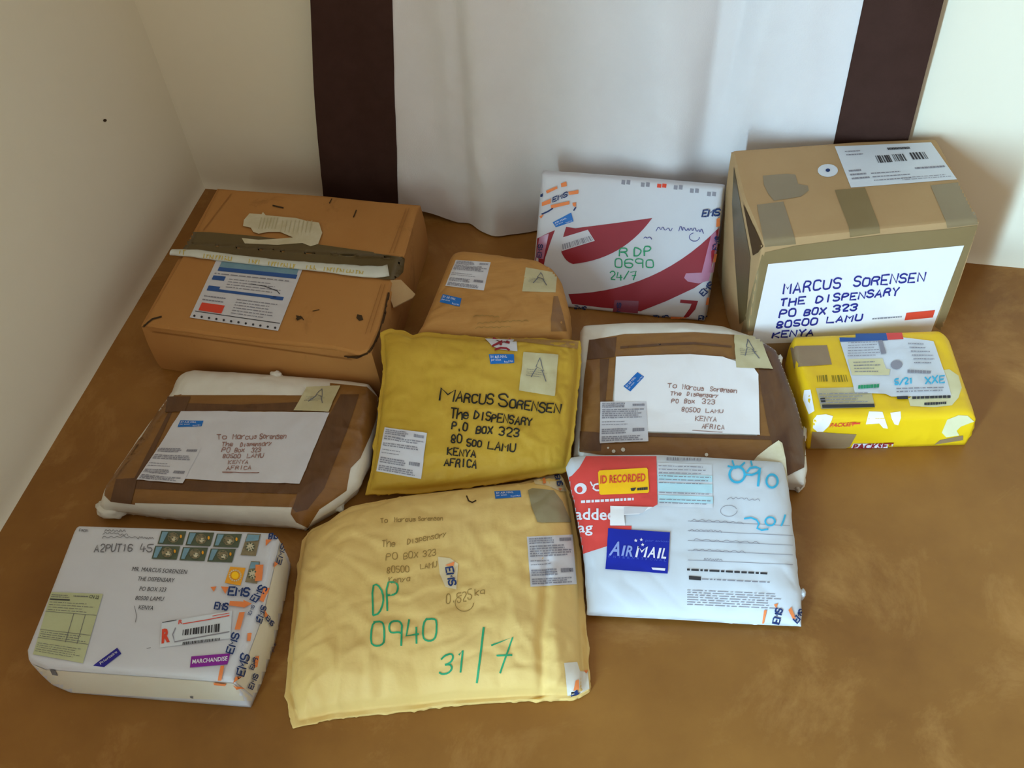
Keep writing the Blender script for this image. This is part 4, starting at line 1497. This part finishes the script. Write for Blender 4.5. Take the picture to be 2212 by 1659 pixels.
    micro(k, [bil(dq, .02, .04), bil(dq, .98, .04), bil(dq, .98, .96), bil(dq, .02, .96)], 12, 3, .8, .22, .2)
    k.lay('small_print', S, 'grey_print', d, 3)
    k = Ink()
    ring = lambda cx, cy, rx, ry: disc(cx, cy, rx, ry, 20) + [(cx + rx, cy)]
    k.stroke([(1573, 1008), (1588, 1012), (1600, 1008), (1608, 1001)], 4)
    k.stroke([(1582, 997), (1585, 1006)], 3.6)
    k.stroke([(1622, 998), (1624, 1006)], 3.6)
    k.stroke(ring(1592, 1026, 16.5, 17), 5)
    k.stroke([(1612, 1026), (1624, 1027), (1636, 1022), (1641, 1013), (1632, 1010), (1620, 1012), (1614, 1020)], 4.6)
    k.stroke([(1641, 1013), (1639, 1032), (1637, 1050)], 5)
    k.stroke(ring(1667, 1040, 12, 14), 4.6)
    k.stroke([(1608, 1121), (1622, 1119), (1634, 1124), (1639, 1132), (1635, 1142), (1645, 1146), (1658, 1144)], 3.8)
    k.stroke(ring(1663, 1127, 10.5, 9), 3.8)
    k.stroke([(1687, 1136), (1692, 1124), (1695, 1113)], 3.6)
    k.split('handwritten_character', S, 'cyan_ink', root, 2)
    k = Ink()
    scribble(k, 1572, 1076, 1642, 1080, 8, 1, 12, 1)
    k.stroke(disc(1574, 1104, 18, 12, 16), 1)
    for i in range(5):
        y = 1126 + i * 21
        k.stroke([(1486, y), (1600, y + 5), (1712, y + 10)], .9)
    for i, (x0, x1) in enumerate(((1490, 1608), (1490, 1560), (1496, 1640), (1492, 1610), (1520, 1560))):
        y = 1124 + i * 21
        scribble(k, x0, y, x1, y + (x1 - x0) * .045, 7, 1, 14, 20 + i)
    micro(k, [(1484, 1272), (1700, 1282), (1702, 1318), (1484, 1308)], 7, 9, .8, .3)
    micro(k, [(1516, 1248), (1680, 1256), (1680, 1262), (1516, 1254)], 1, 12, .8, .4)
    k.lay('form_print', S, 'grey_print', root, 1)
    k = Ink()
    micro(k, [(1484, 1227), (1664, 1236), (1664, 1243), (1484, 1234)], 1, 8, .95, .6)
    k.poly([(1488, 1244), (1514, 1246), (1514, 1254), (1488, 1252)])
    k.lay('bold_print', S, 'dark_print', root, 1)
    nv, og = Ink(), Ink()
    block(nv, 'EMS', 1668, 1345, 1676, 1312, 14, 3)
    block(nv, 'EMS', 1712, 1338, 1728, 1314, 9, 9)
    og.poly([(1650, 1318), (1656, 1318), (1650, 1345), (1646, 1345)]).poly([(1671, 1306), (1680, 1304), (1676, 1314)]).poly([(1702, 1318), (1708, 1311), (1718, 1336), (1712, 1338)])
    nv.lay('tape_lettering', S, 'navy', root, 2)
    og.lay('tape_arrow', S, 'orange', root, 2)
    crumple('plastic_corner', flat(.02), 1732, 1284, 8, 10, .008, 'bag_white', root, 22)


airmail_bag()


# ================================================================== J  white stamped package, front left
def stamped_package():
    root = thing('package', 'white wrapped package with postage stamps and printed address, front left', 'parcel', (-.52, .74, 0))
    h = .088
    body, S = slab(root, 'white_box', flat(h - .006), [(164, 1146), (172, 1137), (400, 1144), (585, 1152), (600, 1162)], [(600, 1162), (588, 1225), (562, 1330), (530, 1420), (506, 1472)],
                   [(62, 1424), (100, 1440), (300, 1456), (506, 1472)], [(164, 1146), (112, 1278), (60, 1405), (62, 1424)], .006, .010, h - .006, .002, 50, 44, wrinkle(81, .0016, 14))
    # side wrapping tape: covers the front and right sides
    Ink().poly([(66, 1432), (100, 1446), (300, 1460), (503, 1475), (552, 1514), (400, 1508), (118, 1493), (100, 1480)]).lay('tape', S, 'side_white', root, 1, 9, 'clear tape over the front side')
    Ink().poly([(604, 1172), (622, 1222), (612, 1330), (588, 1416), (566, 1490), (556, 1512), (510, 1474), (534, 1420), (568, 1330), (592, 1225)]).lay('tape', S, 'side_white', root, 1, 9)
    k = Ink()
    print_text(k, 'MR. MARCUS SORENSEN', 285, 1234, 403, 1241, 3, -9)
    print_text(k, 'THE DISPENSARY', 297, 1255, 376, 1259, 3, -9)
    print_text(k, 'PO BOX 323', 301, 1277, 358, 1279, 3, -9)
    print_text(k, '80500 LAMU', 292, 1297, 353, 1299, 3, -9)
    print_text(k, 'KENYA', 299, 1317, 331, 1319, 3, -9)
    k.lay('printed_address', S, 'dark_print', root, 2)
    k = Ink()
    hand(k, 'A2PUT16', 204, 1193, 288, 1191, (3, -15), 2, fit=.66)
    hand(k, '45', 302, 1193, 332, 1192, (3, -15), 2, fit=.66)
    hand(k, 'FROM', 172, 1149, 192, 1150, 5, 1)
    for i, (a_, b_) in enumerate((((226, 1146), (272, 1148)), ((224, 1152), (278, 1156)), ((220, 1160), (300, 1162)), ((300, 1162), (332, 1164)))):
        scribble(k, *a_, *b_, 8, 1.1, 12, i)
    k.lay('pencil_notes', S, 'pencil', root, 2)
    # six picture stamps in a block
    for r in range(2):
        for c in range(3):
            x0 = (349 if r == 0 else 336) + c * (60 if r == 0 else 60)
            y0 = (1148 if r == 0 else 1180) + c * 3
            q = [(x0, y0), (x0 + 54, y0 + 1), (x0 + 46, y0 + 30), (x0 - 8, y0 + 28)]
            st = sticker(root, S, 'postage_stamp', 'stamp_green', q, 2)
            Ink().poly([bil(q, .06, .08), bil(q, .30, .08), bil(q, .20, .92), bil(q, .06, .92)]).lay('stamp_sky', S, 'stamp_sky', st, 3)
            pc = bil(q, .56, .5)
            Ink().poly(disc(pc.x, pc.y, 12, 11, 14)).lay('stamp_portrait', S, 'stamp_fur', st, 3)
            k = Ink()
            rs = random.Random(r * 3 + c)
            for i in range(9):
                an = i * .7 + rs.random()
                k.poly(disc(pc.x + 9 * math.cos(an), pc.y + 8 * math.sin(an), rs.uniform(1.2, 2.4), rs.uniform(1, 1.8), 6))
            k.poly(disc(pc.x - 1, pc.y + 1, 1.8, 1.5, 7)).poly(disc(pc.x + 5, pc.y + 2, 1.4, 1.2, 7))
            k.lay('stamp_markings', S, 'stamp_green', st, 4)
            Ink().poly(disc(pc.x + 2, pc.y + 3, 5.5, 5, 10)).lay('stamp_light', S, 'torn_label', st, 3.5)
            e = bil(q, .86, .42)
            Ink().poly(disc(e.x, e.y, 2.4, 4, 8)).lay('stamp_accent', S, 'stamp_gold', st, 4)
    # two tall stamps and the golden one
    for q, mt in (([(535, 1154), (564, 1155), (553, 1202), (520, 1200)], 'stamp_fur'), ([(543, 1213), (562, 1214), (556, 1262), (530, 1258)], 'label_grey')):
        st = sticker(root, S, 'postage_stamp', 'stamp_fur', q, 2)
        Ink().poly([bil(q, .06, .05), bil(q, .94, .05), bil(q, .94, .30), bil(q, .06, .38)]).lay('stamp_sky', S, 'stamp_sky', st, 3)
        p = bil(q, .5, .62)
        Ink().poly(disc(p.x, p.y, 9, 10, 12)).lay('stamp_portrait', S, 'torn_label', st, 3)
        k = Ink()
        for i in range(8):
            k.poly(disc(p.x + 8 * math.cos(i * .8), p.y + 8 * math.sin(i * .8), 2.2, 2.2, 6))
        k.poly(disc(p.x - 2, p.y + 3, 1.6, 1.4, 6)).poly(disc(p.x + 3, p.y + 2, 1.4, 1.2, 6))
        k.lay('stamp_markings', S, 'stamp_green', st, 4)
    q = [(498, 1225), (531, 1228), (520, 1266), (486, 1260)]
    st = sticker(root, S, 'postage_stamp', 'stamp_gold', q, 2, 9, 'golden yellow stamp with a round seal')
    p = bil(q, .5, .5)
    k = Ink()
    for i in range(16):
        a0, a1 = 2 * math.pi * i / 16, 2 * math.pi * (i + .7) / 16
        k.poly([(p.x + 14 * math.cos(a0), p.y + 13 * math.sin(a0)), (p.x + 14 * math.cos(a1), p.y + 13 * math.sin(a1)), (p.x + 11 * math.cos(a1), p.y + 10 * math.sin(a1)), (p.x + 11 * math.cos(a0), p.y + 10 * math.sin(a0))])
    k.lay('stamp_seal', S, 'torn_label', st, 3)
    Ink().poly(disc(p.x, p.y, 8, 8, 12)).lay('stamp_sun', S, 'amber', st, 3)
    # pale green customs form
    q = [(112, 1280), (223, 1284), (180, 1433), (72, 1414)]
    f = sticker(root, S, 'customs_form', 'label_green', q, 2)
    k = Ink()
    A, B = bil(q, .76, .07), bil(q, .95, .08)
    print_text(k, 'CN 22', A.x, A.y, B.x, B.y, 2, -7, .01)
    k.rect(q, .02, .105, .40, .125)
    k.lay('form_heading', S, 'dark_print', f, 3)
    k = Ink()
    b = lambda a_, c_, d_, e_: [bil(q, a_, c_), bil(q, d_, c_), bil(q, d_, e_), bil(q, a_, e_)]
    micro(k, b(.03, .03, .40, .09), 2, 1, .8, .3)
    micro(k, b(.45, .03, .74, .07), 1, 2, .8, .35)
    micro(k, b(.03, .14, .96, .30), 4, 3, .7, .18)
    micro(k, b(.03, .62, .96, .72), 3, 4, .8, .25)
    micro(k, b(.03, .80, .96, .96), 5, 5, .8, .2)
    for v in (.31, .60, .73):
        k.rect(q, 0, v, 1, v + .006)
    k.rect(q, .55, .31, .56, .75).rect(q, .78, .31, .79, .75)
    k.lay('small_print', S, 'pencil', f, 3)
    # registered-mail label
    q = [(350, 1346), (502, 1320), (498, 1380), (346, 1400)]
    reg = sticker(root, S, 'registered_label', 'label_blue', q, 2)
    k = Ink()
    print_text(k, 'R', 350, 1390, 368, 1386, 1, -28, .05)
    print_text(k, 'R', 386, 1350, 395, 1348, 1, -9, .02)
    k.stroke([(396, 1349), (450, 1340), (496, 1331)], 1.8)
    k.stroke([(460, 1332), (496, 1326)], 1.2)
    k.lay('red_letter', S, 'orange_red', reg, 3)
    k = Ink()
    barcode(k, [(396, 1362), (478, 1348), (477, 1366), (395, 1374)], 30, 3)
    micro(k, [(396, 1387), (478, 1378), (477, 1386), (395, 1396)], 1, 5, .95, .7, 0, .01, .03)
    k.stroke([(352, 1346), (382, 1341)], 1.5)
    k.lay('barcode', S, 'dark_print', reg, 3)
    k = Ink()
    k.stroke([(380, 1358), (374, 1372), (378, 1388), (430, 1378), (496, 1366)], 2.4)
    k.lay('grey_bracket', S, 'grey_print', reg, 3)
    # blue and purple stickers
    q = [(204, 1437), (254, 1400), (263, 1412), (232, 1436)]
    s_ = sticker(root, S, 'blue_sticker', 'indigo', [(202, 1438), (254, 1400), (263, 1413), (226, 1441)], 2)
    k = Ink()
    print_text(k, 'Prioritaire', 216, 1432, 252, 1406, 3, 5, .01)
    k.lay('lettering', S, 'label_grey', s_, 3)
    q = [(414, 1419), (498, 1412), (492, 1436), (411, 1443)]
    s_ = sticker(root, S, 'purple_sticker', 'purple', q, 2)
    k = Ink()
    print_text(k, 'MARCHANDISE', 416, 1435, 492, 1428, 1, -9, .02)
    k.lay('lettering', S, 'white_print', s_, 3)
    # strip of parcel-service tape down the right side
    nv, og = Ink(), Ink()
    T = lambda x, y, ax, ay, ux, uy: block(nv, 'EMS', x, y, x + ax, y + ay, ux, uy)
    T(492, 1287, 48, 3, 3, -17)
    T(540, 1298, 24, -34, 12, 6)
    T(463, 1317, 30, 3, 3, -14)
    T(489, 1412, 16, -46, 14, 4)
    T(508, 1458, 14, -48, 14, 4)
    T(551, 1344, 12, -38, 9, 4)
    T(593, 1218, 12, -46, 9, 4)
    T(581, 1167, 16, -2, 1, -11)
    T(570, 1336, 14, 18, 5, -8)
    T(532, 1486, 14, -34, 9, 4)
    T(584, 1408, 6, -20, 5, 2)
    T(556, 1512, 14, -22, 5, 3)
    T(535, 1444, 10, -26, 8, 3)
    T(536, 1330, 10, -22, 5, 2)
    for pts in ([(456, 1270), (469, 1269), (463, 1280)], [(478, 1269), (495, 1270), (488, 1285)], [(498, 1300), (530, 1302), (528, 1314), (496, 1310)], [(527, 1298), (545, 1306), (527, 1316)],
                [(518, 1325), (530, 1324), (520, 1362), (508, 1362)], [(478, 1440), (486, 1440), (480, 1468), (472, 1468)], [(462, 1471), (490, 1474), (488, 1478), (464, 1476)],
                [(506, 1462), (520, 1460), (504, 1472)], [(504, 1476), (526, 1488), (512, 1486)], [(575, 1168), (588, 1167), (575, 1182)], [(569, 1272), (579, 1270), (566, 1302), (560, 1298)],
                [(568, 1318), (576, 1330), (568, 1334)], [(590, 1214), (597, 1218), (588, 1226)], [(534, 1370), (541, 1368), (538, 1386), (533, 1386)], [(548, 1418), (556, 1416), (552, 1440), (546, 1442)], [(553, 1222), (570, 1222), (566, 1256), (552, 1258)]):
        og.poly(pts)
    nv.lay('tape_lettering', S, 'navy', root, 4)
    og.lay('tape_arrow', S, 'orange', root, 4)
    k = Ink()
    k.stroke([(291, 1310), (296, 1332), (293, 1345)], 1.1).stroke([(318, 1402), (326, 1400)], 1.2)
    k.poly([(411, 1502), (418, 1502), (418, 1507), (412, 1506)]).poly([(108, 1444), (120, 1446), (126, 1458), (114, 1456)])
    k.lay('scuff', S, 'pencil', root, 2)


stamped_package()
